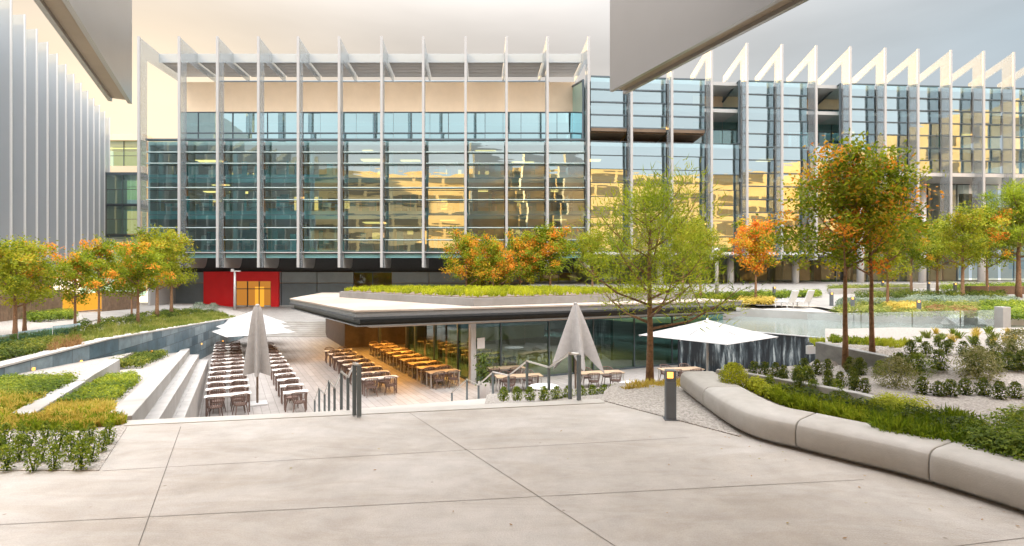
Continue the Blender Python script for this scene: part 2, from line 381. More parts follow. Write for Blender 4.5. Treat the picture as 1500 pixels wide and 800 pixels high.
LM['wispy'] = leafmat('wispy olive leaves', [(0, (.12, .13, .04)), (.6, (.30, .30, .10)), (1, (.42, .38, .22))])

# ---------------------------------------------------------------- camera, sun, sky
cam = bpy.data.cameras.new('camera'); co = bpy.data.objects.new('camera', cam); col.objects.link(co)
cam.sensor_width = 36; cam.lens = 18; cam.shift_y = 5 / 1500; cam.clip_end = 3000; cam.clip_start = .1
co.location = (0, 0, ZE); co.rotation_euler = (math.pi / 2, 0, 0); scn.camera = co
SUN_AZ, SUN_EL = math.radians(-35), math.radians(14)
sv = Vector((math.sin(SUN_AZ) * math.cos(SUN_EL), math.cos(SUN_AZ) * math.cos(SUN_EL), math.sin(SUN_EL)))
sl = bpy.data.lights.new('sun', 'SUN'); sl.energy = 5; sl.angle = math.radians(.5); sl.color = (1, .66, .27)
so = bpy.data.objects.new('sun', sl); col.objects.link(so); so.rotation_euler = (-sv).to_track_quat('-Z', 'Y').to_euler(); so.location = (-40, 40, 60)
w = bpy.data.worlds.new('World'); scn.world = w; w.use_nodes = True
N, L = w.node_tree.nodes, w.node_tree.links; N.clear()
out = N.new('ShaderNodeOutputWorld'); bg = N.new('ShaderNodeBackground'); L.new(bg.outputs[0], out.inputs[0]); bg.inputs[1].default_value = .1
sky = N.new('ShaderNodeTexSky'); sky.sky_type = 'NISHITA'; sky.sun_disc = False; sky.sun_elevation = SUN_EL; sky.sun_rotation = SUN_AZ % (2 * math.pi); sky.dust_density = 2.5; sky.air_density = 1.2
tc = N.new('ShaderNodeTexCoord'); sp = N.new('ShaderNodeSeparateXYZ'); L.new(tc.outputs['Generated'], sp.inputs[0])
mrx = N.new('ShaderNodeMapRange'); mrx.inputs['From Min'].default_value = -.6; mrx.inputs['From Max'].default_value = .75; L.new(sp.outputs[0], mrx.inputs[0])
rx = N.new('ShaderNodeValToRGB'); e = rx.color_ramp.elements
e[0].color = (1.0, .85, .68, 1); e[1].color = (.70, .84, .94, 1); k = e.new(.5); k.color = (.98, .89, .80, 1)
L.new(mrx.outputs[0], rx.inputs['Fac'])
# thin high overcast: brighter towards the zenith
mrz = N.new('ShaderNodeMapRange'); mrz.inputs['From Min'].default_value = .38; mrz.inputs['From Max'].default_value = .95
mrz.inputs['To Min'].default_value = 4.15; mrz.inputs['To Max'].default_value = 34.0; mrz.interpolation_type = 'SMOOTHSTEP'; L.new(sp.outputs[2], mrz.inputs[0])
cn = N.new('ShaderNodeTexNoise'); cn.inputs['Scale'].default_value = 2.2; cn.inputs['Detail'].default_value = 5
cmp = N.new('ShaderNodeMapping'); cmp.inputs['Scale'].default_value = (1, 1, 4); L.new(tc.outputs['Generated'], cmp.inputs[0]); L.new(cmp.outputs[0], cn.inputs['Vector'])
cmr = N.new('ShaderNodeMapRange'); cmr.inputs['From Min'].default_value = .3; cmr.inputs['From Max'].default_value = .7; cmr.inputs['To Min'].default_value = .88; cmr.inputs['To Max'].default_value = 1.10
L.new(cn.outputs['Fac'], cmr.inputs[0])
m1 = N.new('ShaderNodeMath'); m1.operation = 'MULTIPLY'; L.new(mrz.outputs[0], m1.inputs[0]); L.new(cmr.outputs[0], m1.inputs[1])
mry = N.new('ShaderNodeMapRange'); mry.inputs['From Min'].default_value = .15; mry.inputs['From Max'].default_value = -.5; mry.inputs['To Min'].default_value = 1.0; mry.inputs['To Max'].default_value = 2.3; L.new(sp.outputs[1], mry.inputs[0])
m2 = N.new('ShaderNodeMath'); m2.operation = 'MULTIPLY'; L.new(m1.outputs[0], m2.inputs[0]); L.new(mry.outputs[0], m2.inputs[1]); m1 = m2
zc = N.new('ShaderNodeMapRange'); zc.inputs['From Min'].default_value = .33; zc.inputs['From Max'].default_value = .6; L.new(sp.outputs[2], zc.inputs[0])
yc = N.new('ShaderNodeMapRange'); yc.inputs['From Min'].default_value = .2; yc.inputs['From Max'].default_value = -.2; L.new(sp.outputs[1], yc.inputs[0])
mxm = N.new('ShaderNodeMath'); mxm.operation = 'MAXIMUM'; L.new(zc.outputs[0], mxm.inputs[0]); L.new(yc.outputs[0], mxm.inputs[1])
cmx = N.new('ShaderNodeMixRGB'); cmx.inputs[2].default_value = (.82, .80, .79, 1); L.new(mxm.outputs[0], cmx.inputs[0]); L.new(rx.outputs[0], cmx.inputs[1])
vm = N.new('ShaderNodeVectorMath'); vm.operation = 'SCALE'; L.new(cmx.outputs[0], vm.inputs[0]); L.new(m1.outputs[0], vm.inputs['Scale'])
mixw = N.new('ShaderNodeMixRGB'); mixw.inputs[0].default_value = .95; L.new(sky.outputs[0], mixw.inputs[1]); L.new(vm.outputs[0], mixw.inputs[2])
L.new(mixw.outputs[0], bg.inputs[0])
vs = scn.view_settings; vs.view_transform = 'Standard'; vs.look = 'None'; vs.gamma = 1; vs.use_curve_mapping = False; vs.exposure = .90
scn.cycles.max_bounces = 8; scn.cycles.transparent_max_bounces = 24; scn.cycles.diffuse_bounces = 4; scn.cycles.glossy_bounces = 4
scn.cycles.sample_clamp_indirect = 6; scn.cycles.use_denoising = True; scn.cycles.caustics_reflective = False; scn.cycles.caustics_refractive = False

CZ = -3.0
# ---------------------------------------------------------------- ground, plaza, court
m = MB(); m.quad((-1500, -1500, -3.3), (1500, -1500, -3.3), (1500, 1500, -3.3), (-1500, 1500, -3.3))
tag(m.top('ground', M['ground']), kind='structure')
E0, E1 = G(180, 617), G(880, 585)
bl = [G(905, 575), G(1000, 575), G(1030, 600), G(1085, 638), G(1160, 661), G(1300, 695), G(1360, 712), G(1500, 757)]
m = MB()
m.prism([(-40, -16), (30, -16), (30, 3), (12.2, 3.2), (10.5, 6.6), (5.6, 8.4), (4.4, 9.6), (3.9, 11.2), (2.3, 11.6), (E1.x, E1.y), (E0.x, E0.y), (-9.0, 8.5), (-40, 8.5)], -3.3, 0)
tag(m.top('plaza', M['concrete']), kind='structure')
m = MB()
def strip(a, b, wd, z=.004):
    a, b = Vector(a[:2]), Vector(b[:2]); d = (b - a).normalized(); n = Vector((-d.y, d.x)) * wd / 2
    m.quad((*(a - n), z), (*(b - n), z), (*(b + n), z), (*(a + n), z))
for a, b in (((265, 625), (203, 800)), ((600, 605), (905, 803)), ((150, 690), (1010, 641)), ((-60, 772), (1265, 703)), ((1380, 803), (1520, 786)), ((880, 585), (1085, 640))):
    strip(G(*a), G(*b), .0065)
tag(m.top('joint_lines', M['joint']), kind='structure')
m = MB(); m.wall((E0.x, E0.y - .16), (E1.x, E1.y - .16), .0, .012, .30)
tag(m.top('edge_coping', M['coping']), kind='structure')
# gravel beds at plaza level
m = MB(); m.prism([G(-200, 690)[:2], G(145, 690)[:2], G(186, 626)[:2], (-6.6, 8.42), (-9, 8.42), (-14, 8.42)], .0, .012)
m.prism([G(885, 588)[:2], G(1083, 640)[:2], (3.7, 9.2), (3.9, 10.9), (2.3, 11.5), (1.9, 10.6)], .0, .016)
tag(m.top('gravel', M['gravel']), kind='structure')
# court paving
m = MB(); m.prism([(-26, 8), (10, 9.2), (16, 20), (24, 34), (12, 46), (-26, 47)], -3.25, CZ)
tag(m.top('court_paving', M['court']), kind='structure')
# entry terrace rising to the far building, with steps up from the court
m = MB(); poly = [(-25, 48), (-13, 48), (-6, 64), (-40, 64)]; m.prism(poly, -3.25, [-1.8, -1.8, -.95, -.95])
tag(m.top('entry_terrace', M['terrace']), kind='structure')
m = MB()
for i in range(8): m.prism([(-24, 45.6 + .3 * i), (-13, 45.6 + .3 * i), (-13, 48.02), (-24, 48.02)], -3.25, -2.85 + .15 * i - .002)
tag(m.top('steps', M['whitewall']), kind='structure')

# stairs from plaza to court: handrail lines surveyed from the photo
RA = [(835, 518, .9), (804, 538, .15), (772, 529, .15), (745, 550, -.6), (722, 545, -.6), (701, 564, -1.35), (684, 556, -1.35), (662, 575, -2.1)]
RB = [(519, 533, .9), (509.7, 552, .15), (500, 545, .15), (490, 568, -.6), (482, 558, -.6), (475.5, 577, -1.35), (467.6, 569, -1.35), (461, 586, -2.1)]
PA = [G(*p) for p in RA]; PB = [G(*p) for p in RB]
m = MB()
for i in range(0, 8, 2):
    a0, a1, b0, b1 = PA[i], PA[i + 1], PB[i], PB[i + 1]
    za = a0.z - .9
    if i > 0:
        q0, q1 = PA[i - 1], PB[i - 1]
        m.prism([q0[:2], a0[:2], b0[:2], q1[:2]], -3.3, za)
    for k in range(5):
        t0, t1 = k / 5, (k + 1) / 5
        p = [lerp(a0, a1, t0), lerp(a0, a1, t1), lerp(b0, b1, t1), lerp(b0, b1, t0)]
        m.prism([x[:2] for x in p], -3.3, za - .15 * (k + 1))
tag(m.top('stairs', M['coping']), kind='structure')
def handrail(P, label, start, extra):
    r = thing('handrail', label, 'handrail', (P[0].x, P[0].y, 0), 'handrails of the stairs')
    pts = [start] + P
    mb = MB(); mb.tube(pts, .024, 8)
    for p in pts[1:-1]: mb.box(p, (.05, .05, .05))
    mb.part('rail', M['steel'], r)
    for i, p in enumerate(extra + P):
        zb = max(-3, p.z - .9)
        mb = MB(); mb.box((p.x, p.y, (zb + p.z) / 2), (.06 if i >= len(extra) else .07, .045, p.z - zb - .03), YAW)
        mb.part('post', M['post'], r)
handrail(PA, 'steel handrail on grey posts right of the stairs, beside the closed grey wedge parasol', G(848, 519, .9), [G(848, 519, .9)])
handrail(PB, 'steel handrail on close grey posts left of the stairs, behind the nearest tables', G(526, 534, .9), [G(526, 534, .9)])

# ---------------------------------------------------------------- main office building
FD = Vector((-.0665, .998))            # depth direction of the fins
ub = (Q(530, 60).x, 62, -1.0)
def fx(px, d): return Vector(((px - 750) / F * d, d))
def rel(p, s): return p + FD * s
def facade_glass(p, q, z0, z1, rows, parent, mat, cols=1, name='glass_panel', tilt=.014, frame='frame', mull=.05):
    """one bay of curtain wall: its panes in one mesh, mullions a sub-part"""
    mb, mm = MB(), MB(); d = (q - p); ln = d.length; d = d.normalized(); n = Vector((-d.y, d.x))
    zs = [lerp(z0, z1, i / rows) for i in range(rows + 1)]
    for c in range(cols):
        a, b = p + d * (ln * c / cols), p + d * (ln * (c + 1) / cols)
        for i in range(rows):
            t1, t2 = R.uniform(-tilt, tilt) * (b - a).length, R.uniform(-tilt, tilt) * (zs[i + 1] - zs[i])
            za, zb = zs[i] + .03, zs[i + 1] - .03
            A = a + n * 0; B = b + n * t1; C = b + n * (t1 + t2); D = a + n * t2
            mb.quad((A.x, A.y, za), (B.x, B.y, za), (C.x, C.y, zb), (D.x, D.y, zb))
    g = mb.part(name, mat, parent)
    for z in zs: mm.wall(p - n * .06, q - n * .06, z - mull / 2, z + mull / 2, .10)
    for c in range(1, cols): 
        a = p + d * (ln * c / cols) - n * .06; mm.wall(a - d * .03, a + d * .03, z0 + .02, z1 - .02, .09)
    mm.part('mullion', M[frame], g)
    return g
def slabpoly(mb, pts, s0, s1, z0, z1):
    a = [rel(p, s0) for p in pts]; b = [rel(p, s1) for p in pts]
    mb.prism([(q.x, q.y) for q in a] + [(q.x, q.y) for q in b[::-1]], z0, z1)

main = thing('office_building', 'long glass office building with tall white fins and a red entrance below', 'office building', ub)
FX = [204, 263, 319, 379, 437, 497, 559, 620, 682, 742, 802, 862]
mp_ = [fx(px, 54) for px in FX]
ends = [mp_[0], mp_[-1]]
for i, p in enumerate(mp_):
    mb = MB()
    mb.plate([(0, 3.35), (0, 27.6), (4.0, 27.3), (7.4, 26.6), (7.4, 25.7), (1.15, 25.7), (1.15, 3.35)], p, FD, .20)
    f = mb.part('fin', M['finglass'], main)
    mb = MB(); mb.plate([(-.14, 3.35), (-.14, 27.68), (-.003, 27.6), (-.003, 3.35)], p, FD, .25); mb.part('edge_trim', M['edge'], f)
    mb = MB(); arc = [(5.4 - .9 * (1 - math.cos(a)), 5.1 - 1.75 * math.sin(a)) for a in [k * math.pi / 2 / 5 for k in range(6)]]
    mb.plate([(1.15, 5.1)] + [(x, z) for x, z in arc] + [(1.15, 3.35)], p, FD, .245); mb.part('bracket', M['fin'], f)
for z, s1, n_ in ((5.15, 14, 0), (9.35, 14, 1), (13.3, 14, 2), (17.0, 14, 3), (21.2, 14, 4)):
    mb = MB(); slabpoly(mb, ends, 1.55 if z < 20 else 8.6, s1, z - .38, z); mb.part('floor_slab', M['slab'], main)
mb = MB(); slabpoly(mb, ends, 8.0, 22, 25.3, 25.62); mb.part('roof', M['slab'], main)
mb = MB(); slabpoly(mb, ends, 14.02, 14.3, -1, 25.28); mb.part('interior_wall', M['interior'], main)
mb = MB(); slabpoly(mb, ends, 21, 22, -1, 25.28); mb.part('rear_wall', M['slab'], main)
e0, e1 = mp_[0], mp_[-1]
mb = MB(); mb.wall(rel(e0, 1.6), rel(e0, 7.99), -1, 17.0, .25); mb.wall(rel(e0, 8.0), rel(e0, 21), -1, 25.28, .25); mb.part('end_wall', M['slab'], main)
mb = MB(); slabpoly(mb, ends, 7.4, 7.7, 22.15, 25.7); mb.part('parapet_wall', M['cream'], main)
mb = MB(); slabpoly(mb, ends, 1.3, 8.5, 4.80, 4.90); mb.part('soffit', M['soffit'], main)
mb = MB(); slabpoly(mb, ends, 1.0, 1.26, 4.92, 5.02); mb.part('sill_band', M['alum'], main)
mb = MB(); slabpoly(mb, ends, 1.0, 1.22, 17.02, 17.22); mb.part('terrace_edge', M['frame'], main)
mb = MB(); slabpoly(mb, ends, 3.3, 3.42, 26.35, 27.32); mb.part('canopy_fascia', M['finmilk'], main)
for i in range(11):
    p, q = mp_[i], mp_[i + 1]; d = (q - p).normalized() * .18
    mb = MB()
    for k in range(10):
        s = 3.6 + k * .42
        a, b = rel(p, s) + d, rel(q, s) - d
        mb.prism([(a.x, a.y), (b.x, b.y), (b.x + FD.x * .3, b.y + FD.y * .3), (a.x + FD.x * .3, a.y + FD.y * .3)], 26.42, 26.5)
    mb.part('louver_canopy', M['louvergrey'], main)
    facade_glass(rel(p, 1.25) + d, rel(q, 1.25) - d, 5.05, 17.0, 9, main, M['glassT' if i < 5 else 'glassM'], 1)
    for z in (6.3, 7.6, 10.6, 11.9, 14.5, 15.7):
        mb = MB(); a_, b_ = rel(p, 1.0) + d, rel(q, 1.0) - d; mb.wall(a_, b_, z, z + .07, .34); mb.part('louver', M['louver'], main)
    facade_glass(rel(p, 7.55) + d * .1, rel(q, 7.55) - d * .1, 17.1, 22.12, 2, main, M['glassC'], 2, 'clerestory_window', mull=.14)
    for z in (8.95, 12.9, 16.6):
        mb = MB(); c = rel(lerp(p, q, .5), 3.5 + R.uniform(0, 2)); mb.box((c.x, c.y, z - .04), (R.uniform(1.0, 2.6), .22, .06))
        if R.random() < .2: mb.part('ceiling_light', M['lightW'], main)
        c = rel(lerp(p, q, R.uniform(.3, .7)), 8 + R.uniform(0, 2)); mb = MB(); mb.box((c.x, c.y, z - .04), (R.uniform(.8, 3.2), R.uniform(.6, 1.6), .06))
        if R.random() < .4: mb.part('ceiling_light', M['lightW'], main)
        if R.random() < .42:
            c = rel(lerp(p, q, R.uniform(.35, .65)), R.uniform(9, 12)); mb = MB(); mb.box((c.x, c.y, z - R.uniform(1.3, 2.0)), (R.uniform(1.5, 3.6), .1, R.uniform(.8, 1.9))); mb.part('glow_panel', M['roomglow'], main)  # glowing panel in place of warm light inside the office
    for z in (5.15, 9.35, 13.3):
        mb = MB(); a_, b_ = rel(p, 1.42) + d, rel(q, 1.42) - d; mb.wall(a_, b_, z - .75, z + .12, .1); mb.part('spandrel', M['spandrel'], main)
    for z0, z1 in ((5.16, 8.96), (9.36, 12.9), (13.32, 16.6)):
        for nm_, s0_, s1_, w0_, w1_, hmax in (('partition', 5.5, 9.5, 1.0, 3.0, 1), ('narrow_partition', 2.6, 5, .3, 1.1, .75), ('low_partition', 3, 7, .4, 1.6, .5)):  # all three are plain interior partition boxes, differing only in size
            for kk in range(2):
                s_ = R.uniform(s0_, s1_); c = rel(lerp(p, q, R.uniform(.08, .45) + .46 * kk), s_); mb = MB(); w_ = R.uniform(w0_, w1_) / 2 * 1.3; h_ = (z1 - z0 - .02) * hmax * R.uniform(.55, 1)
                mb.box((c.x, c.y, z0 + h_ / 2), (w_, .15, h_)); mb.part(nm_, M[R.choice(['interior', 'teal', 'ochre', 'white', 'teal', 'teal', 'frame'])], main)
        if i % 2 == 0:
            c = rel(lerp(p, q, .12), 2.9); mb = MB(); mb.tube([(c.x, c.y, z0), (c.x, c.y, z1)], .24, 12); mb.part('column', M['white'], main, True)
# roof plant pipes behind the parapet
mb = MB(); a, b = rel(e0, 8.3), rel(e1, 8.3); mb.tube([(a.x + 4, a.y, 25.95), (b.x - 3, b.y, 25.95)], .28, 10); mb.part('roof_duct', M['frame'], main, True)
# ground floor
gp = [rel(p, 6.4) for p in mp_]
for i in range(11):
    p, q = gp[i], gp[i + 1]; d = (q - p).normalized() * .04
    if i in (5, 8, 10): g = facade_glass(p + d, q - d, -1.2, 2.9, 2, main, M['glassD'], 2, 'shop_window', mull=.1)
    else:
        mb = MB(); mb.wall(p + d, q - d, -1.6, 1.6, .2); g = mb.part('ground_floor_panel', M['gpanel'], main); mb = MB(); mb.wall(p + d, q - d, 1.66, 2.9, .2); mb.part('upper_band', M['gpanel2'], g)
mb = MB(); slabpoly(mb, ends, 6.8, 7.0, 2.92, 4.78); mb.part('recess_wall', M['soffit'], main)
mb = MB(); slabpoly(mb, ends, 9.6, 9.8, -1.5, 4.58); mb.part('lobby_wall', M['orangewood'], main)
mb = MB(); slabpoly(mb, ends, 6.2, 14, -1.7, -1.0); mb.part('plinth', M['slab'], main)
for i in (1, 4, 5, 7, 9, 10):
    c = rel(lerp(mp_[i], mp_[i + 1], .5), 8); mb = MB(); mb.box((c.x, c.y, 4.5), (1.6, .5, .06)); mb.part('ceiling_light', M['lightW'], main)
# red portal round the entrance
D0 = 60.0
x0, x1, xa, xb = Q(298, D0).x, Q(408, D0).x, Q(344, D0).x, Q(397, D0).x
zt, zd, zb = ZP(398, D0), ZP(412, D0), -1.15
mb = MB()
mb.box(((x0 + xa) / 2, D0 + .4, (zt + zb) / 2), (xa - x0, .8, zt - zb)); mb.box(((xb + x1) / 2, D0 + .4, (zt + zb) / 2), (x1 - xb, .8, zt - zb))
mb.box(((xa + xb) / 2, D0 + .4, (zt + zd) / 2), (xb - xa - .004, .8, zt - zd))
por = mb.part('entrance_portal', M['red'], main)
mb = MB(); mb.box(((xa + xb) / 2, D0 + .30, (zd + zb) / 2), (xb - xa - .01, .1, zd - zb - .01)); mb.part('lobby_glow', M['lobbyglow'], por)  # panel glows by itself as the orange light of the entrance
mb = MB()
for t in (0, .33, .66, 1): mb.box((lerp(xa + .05, xb - .05, t), D0 + .16, (zd + zb) / 2), (.09, .12, zd - zb - .02))
mb.box(((xa + xb) / 2, D0 + .16, zd - .9), (xb - xa - .02, .1, .09))
mb.part('door_frame', M['dark'], por)
mb = MB(); mb.box((lerp(xa, xb, .66), D0 + .2, (zd + zb) / 2 - .4), (1.05, .06, zd - zb - .5)); mb.part('door', M['amberglow'], por)  # door panel glows by itself to look bright orange
# side glass at the right end of the recessed top floor
mb = MB(); a, b = rel(e1, 1.3) - Vector((.3, 0)), rel(e1, 7.4) - Vector((.3, 0)); mb.quad((a.x, a.y, 17.1), (b.x, b.y, 17.1), (b.x, b.y, 25.2), (a.x, a.y, 23.6)); sg = mb.part('side_glass', M['glassC'], main)
mb = MB(); mb.tube([(a.x, a.y, 17.1), (a.x, a.y, 23.6), (b.x, b.y, 25.2)], .14, 6); mb.tube([(a.x, a.y, 17.2), (b.x, b.y, 17.2)], .12, 6); mb.part('mullion', M['frame'], sg)

# desks seen through the glass
desk = thing('office_desk', '', 'desk', (0, 0, 0), 'desks inside the glass offices', local=True)
mb = MB(); mb.box((0, 0, .73), (1.7, .75, .04)); mb.part('desktop', M['white'], desk)
mb = MB(); mb.box((-.75, 0, .355), (.05, .65, .71)); mb.box((.75, 0, .355), (.05, .65, .71)); mb.part('frame', M['alum'], desk)
mb = MB(); mb.box((.2, .1, 1.08), (.6, .05, .36)); mb.box((.2, .12, .82), (.06, .04, .14)); mb.box((.2, .12, .755), (.22, .16, .01)); mb.part('monitor', M['white'], desk)
dp = Placer(desk)
for fl, z in ((0, 5.15), (1, 9.35)):
    for i in range(11):
        c = rel(lerp(mp_[i], mp_[i + 1], R.uniform(.35, .65)), 2.7)
        dp((c.x, c.y, z), R.choice([0, math.pi]), 'white desk with monitor behind the glass, %s office floor, %s bay from the left' % (['lowest', 'middle'][fl], ORD[i]))

# ---------------------------------------------------------------- right wing
WX = [862, 925, 984, 1042, 1094, 1145, 1195, 1245, 1296, 1344, 1392, 1440, 1484, 1530, 1574]
def wd(px): return 54 + (px - 862) / 618 * 3.5
wp = [fx(px, wd(px)) for px in WX]; wp[0] = wp[0] + Vector((.35, 0.02))
wing = thing('office_wing', 'mirrored glass office wing with open triangular white fin tops on the right', 'office building', (wp[6].x, 62, 1.0))
for i, p in enumerate(wp):
    if i == 0: continue
    mb = MB(); zb = 4.2 if i < 7 else (8.6 if i < 9 else 8.0)
    mb.plate([(0, zb), (0, 27.5), (5.2, 26.0), (5.2, 25.1), (1.15, 26.3), (1.15, zb)], p, FD, .20)
    mb.plate([(4.9, 24.2), (4.9, 26.0), (5.2, 26.0), (5.2, 24.2)], p, FD, .16)
    f = mb.part('fin', M['finglass'], wing)
    mb = MB(); mb.plate([(-.14, zb), (-.14, 27.58), (-.003, 27.5), (-.003, zb)], p, FD, .25); mb.part('edge_trim', M['edge'], f)
we = [wp[0], wp[-1]]
for z in (5.15, 9.35, 13.3, 17.0, 21.0, 24.0):
    mb = MB(); slabpoly(mb, we if z > 14 else [wp[0], wp[7] if z > 5 else wp[7]], 1.75 if z > 14 else 1.6, 14, z - .38, z); mb.part('floor_slab', M['slab'], wing)
for z in (5.15, 9.35):
    mb = MB(); slabpoly(mb, [wp[7] + Vector((.05, 0)), wp[-1]], 5.6, 14, z - .38, z); mb.part('floor_slab', M['slab'], wing)
mb = MB(); slabpoly(mb, [wp[7] + Vector((.05, 0)), wp[-1]], .9, 14, 13.7, 14.1); mb.part('balcony_slab', M['alum'], wing)
mb = MB(); slabpoly(mb, we, 14.02, 14.4, .5, 24.0); mb.part('interior_wall', M['interior'], wing)
mb = MB(); slabpoly(mb, we, 20.5, 21, .5, 24.2); mb.part('rear_wall', M['slab'], wing)
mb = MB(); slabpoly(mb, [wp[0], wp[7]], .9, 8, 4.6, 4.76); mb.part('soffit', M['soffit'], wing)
mb = MB(); slabpoly(mb, [wp[0], wp[7]], .98, 1.2, 4.77, 5.05); mb.part('sill_band', M['white'], wing)
for i in range(14):
    p, q = wp[i], wp[i + 1]; d = (q - p).normalized() * .18
    top = 24.0; zb = 5.1 if i < 7 else 14.15
    if i in (3, 6):
        # recessed bay with slanted side glazing
        facade_glass(rel(p, 1.25) + d, rel(q, 1.25) - d, zb, 17.0, 7 if zb < 6 else 2, wing, M['glassW'])
        facade_glass(rel(p, 5.2) + d, rel(q, 5.2) - d, 17.1, 22.3, 2, wing, M['glassT'], 2, 'recess_window', mull=.12)
        mb = MB(); mb.wall(rel(p, 5.2) + d, rel(q, 5.2) - d, 22.4, 24.3, .2); mb.part('recess_wall', M['cream'], wing)
        a, b = rel(q, 1.3) - d, rel(q, 5.1) - d; mb = MB(); mb.quad((a.x, a.y, 17.1), (b.x, b.y, 17.1), (b.x, b.y, 23.0), (a.x, a.y, 24.0)); sg = mb.part('side_glass', M['glassT'], wing)
        mb = MB(); mb.tube([(a.x, a.y, 17.1), (a.x, a.y, 24.0), (b.x, b.y, 23.0)], .13, 6); mb.tube([(a.x, a.y, 17.2), (b.x, b.y, 17.2)], .12, 6); mb.part('mullion', M['frame'], sg)
    elif i < 3:
        facade_glass(rel(p, 1.25) + d, rel(q, 1.25) - d, 18.5, top, 4, wing, M['glassW'], mull=.14)
        mb = MB(); a, b = rel(p, 1.3) + d, rel(q, 1.3) - d; mb.wall(a, b, 18.1, 18.45, .3)
        mb.prism([(a.x, a.y + .2), (b.x, b.y + .2), (b.x, b.y + 4), (a.x, a.y + 4)], 18.0, 18.12); mb.part('brown_soffit', M['browns'], wing)
        mb = MB(); a, b = rel(p, 4.5) + d, rel(q, 4.5) - d; mb.wall(a, b, 17.02, 17.98, .15); mb.part('recess_panel', M['browns'], wing)
        facade_glass(rel(p, 1.25) + d, rel(q, 1.25) - d, zb, 17.0, 8, wing, M['glassW'])
    else:
        facade_glass(rel(p, 1.25) + d, rel(q, 1.25) - d, zb, top, 13 if zb < 6 else 7, wing, M['glassW'], mull=.12)
    if i >= 7:
        facade_glass(rel(p, 5.0) + d, rel(q, 5.0) - d, 1.2, 13.6, 4, wing, M['glassD'], 2, 'lower_window', mull=.12)
    else:
        facade_glass(rel(p, 6.0) + d * .1, rel(q, 6.0) - d * .1, .6, 4.55, 1, wing, M['glassD'], 2, 'lower_window', mull=.12)
    for z in (4.5, 8.95, 12.88, 16.6, 20.55):
        c = rel(lerp(p, q, .5), 7 + R.uniform(-.5, 1.5))
        if R.random() < .2:
            mb = MB(); mb.box((c.x, c.y, z - .08), (R.uniform(1.0, 3.0), R.uniform(.3, 1.2), .06)); mb.part('ceiling_light', M['lightW'], wing)
    for z0, z1 in ((.8, 4.5), (5.16, 8.96), (9.36, 12.9), (17.1, 20.6)):
        c = rel(lerp(p, q, R.uniform(.2, .8)), R.uniform(7, 11)); mb = MB()
        mb.box((c.x, c.y, (z0 + z1) / 2), (R.uniform(.8, 2.6), .15, z1 - z0 - .02)); mb.part('partition', M[R.choice(['interior', 'teal', 'orangewood', 'interior', 'browns'])], wing)
for i in (2, 4, 6, 8, 10, 12):
    c = rel(wp[i], 3.6); mb = MB(); mb.tube([(c.x, c.y, .5), (c.x, c.y, 4.58 if i < 8 else 13.68)], .38, 14); mb.part('column', M['white'], wing, True)

# ---------------------------------------------------------------- connector between the buildings at the left
con = thing('glass_link', 'glass link block between the white fin wall and the long glass building', 'office building', (Q(165, 63).x, 63, 0))
xl, xr = Q(118, 64).x, Q(214, 64).x
for z in (19.4, 15.4, 11.2, 7.0):
    mb = MB(); mb.box(((xl + xr) / 2, 67, z + .3), (xr - xl, 7, .8)); mb.part('floor_slab', M['cream'] if z > 15 else M['slab'], con)
facade_glass(Vector((xl, 64)), Vector((xr, 64)), 0, 19.4, 10, con, M['glassT'], 3, tilt=.004)
mb = MB(); mb.box(((xl + xr) / 2, 69.5, 10), (xr - xl, .4, 19)); mb.part('interior_wall', M['goldglow'], con)  # wall glows by itself in place of the gold reflection on the glass
a, b = Q(154, 58), Q(203, 58)
mb = MB(); mb.box(((a.x + b.x) / 2, 59.5, 14.05), (b.x - a.x, 3, .3)); mb.box(((a.x + b.x) / 2, 59.5, 10.5), (b.x - a.x, 3, .3)); mb.box(((a.x + b.x) / 2, 59.5, 7.0), (b.x - a.x, 3, .3)); mb.box((a.x, 59.5, 10.5), (.3, 3.2, 7.4)); mb.part('dark_frame', M['frame'], con)
facade_glass(Vector((a.x + .2, 58)), Vector((b.x, 58)), 7.2, 13.9, 4, con, M['glassT'], 2, 'bay_window')
mb = MB(); mb.box(((a.x + b.x) / 2 - .6, 60.8, 8.7), ((b.x - a.x) * .45, .1, 2.9)); mb.part('glow_panel', M['goldglow'], con)  # glowing panel in place of golden light behind the bay window
for z in (6.7, 10.2, 15.1, 18.9):
    mb = MB(); mb.box(((xl + xr) / 2, 66, z), (4, .4, .06)); mb.part('ceiling_light', M['lightW'], con)

# ---------------------------------------------------------------- white fin wall at the left
lw = thing('fin_clad_building', 'tall building at far left clad in overlapping white vertical fins', 'office building', (-48, 48, 0))
LB = Vector((-BX.x, -BX.y))
ds = [29.8, 32.0, 34.2] + [36.4 + 2.14 * i for i in range(12)]
for dd in ds:
    x = -34.7 - .53 * (dd - 36.4)
    mb = MB(); mb.plate([(0, 3.6), (0, 21.0), (3.6, 19.9), (3.6, 3.6)], (x, dd), LB, .12); f = mb.part('fin', M['finmilk'], lw)
    mb = MB(); mb.plate([(-.10, 3.6), (-.10, 21.05), (-.002, 21.0), (-.002, 3.6)], (x, dd), LB, .15); mb.part('edge_trim', M['edgewhite'], f)
mb = MB(); p0, p1 = Vector((-34.0, 27)), Vector((-49.5, 62)); o = LB * 3.9
mb.prism([(p0 + o)[:2], (p1 + o)[:2], (p1 + o * 4)[:2], (p0 + o * 4)[:2]], 3.4, 19.6); mb.part('wall', M['finleft'], lw)
mb = MB(); tw = MB(); tw.box((-86, 28, 20), (40, 64, 40)); tw.part('sun_blocker', M['finleft'], lw); o2 = LB * 4.6; mb.prism([(p0 + o2)[:2], (p1 + o2)[:2], (p1 + o * 4)[:2], (p0 + o * 4)[:2]], -1, 3.38); mb.part('base_wall', M['wood'], lw)  # unseen tall box added to keep low sun off the building behind camera

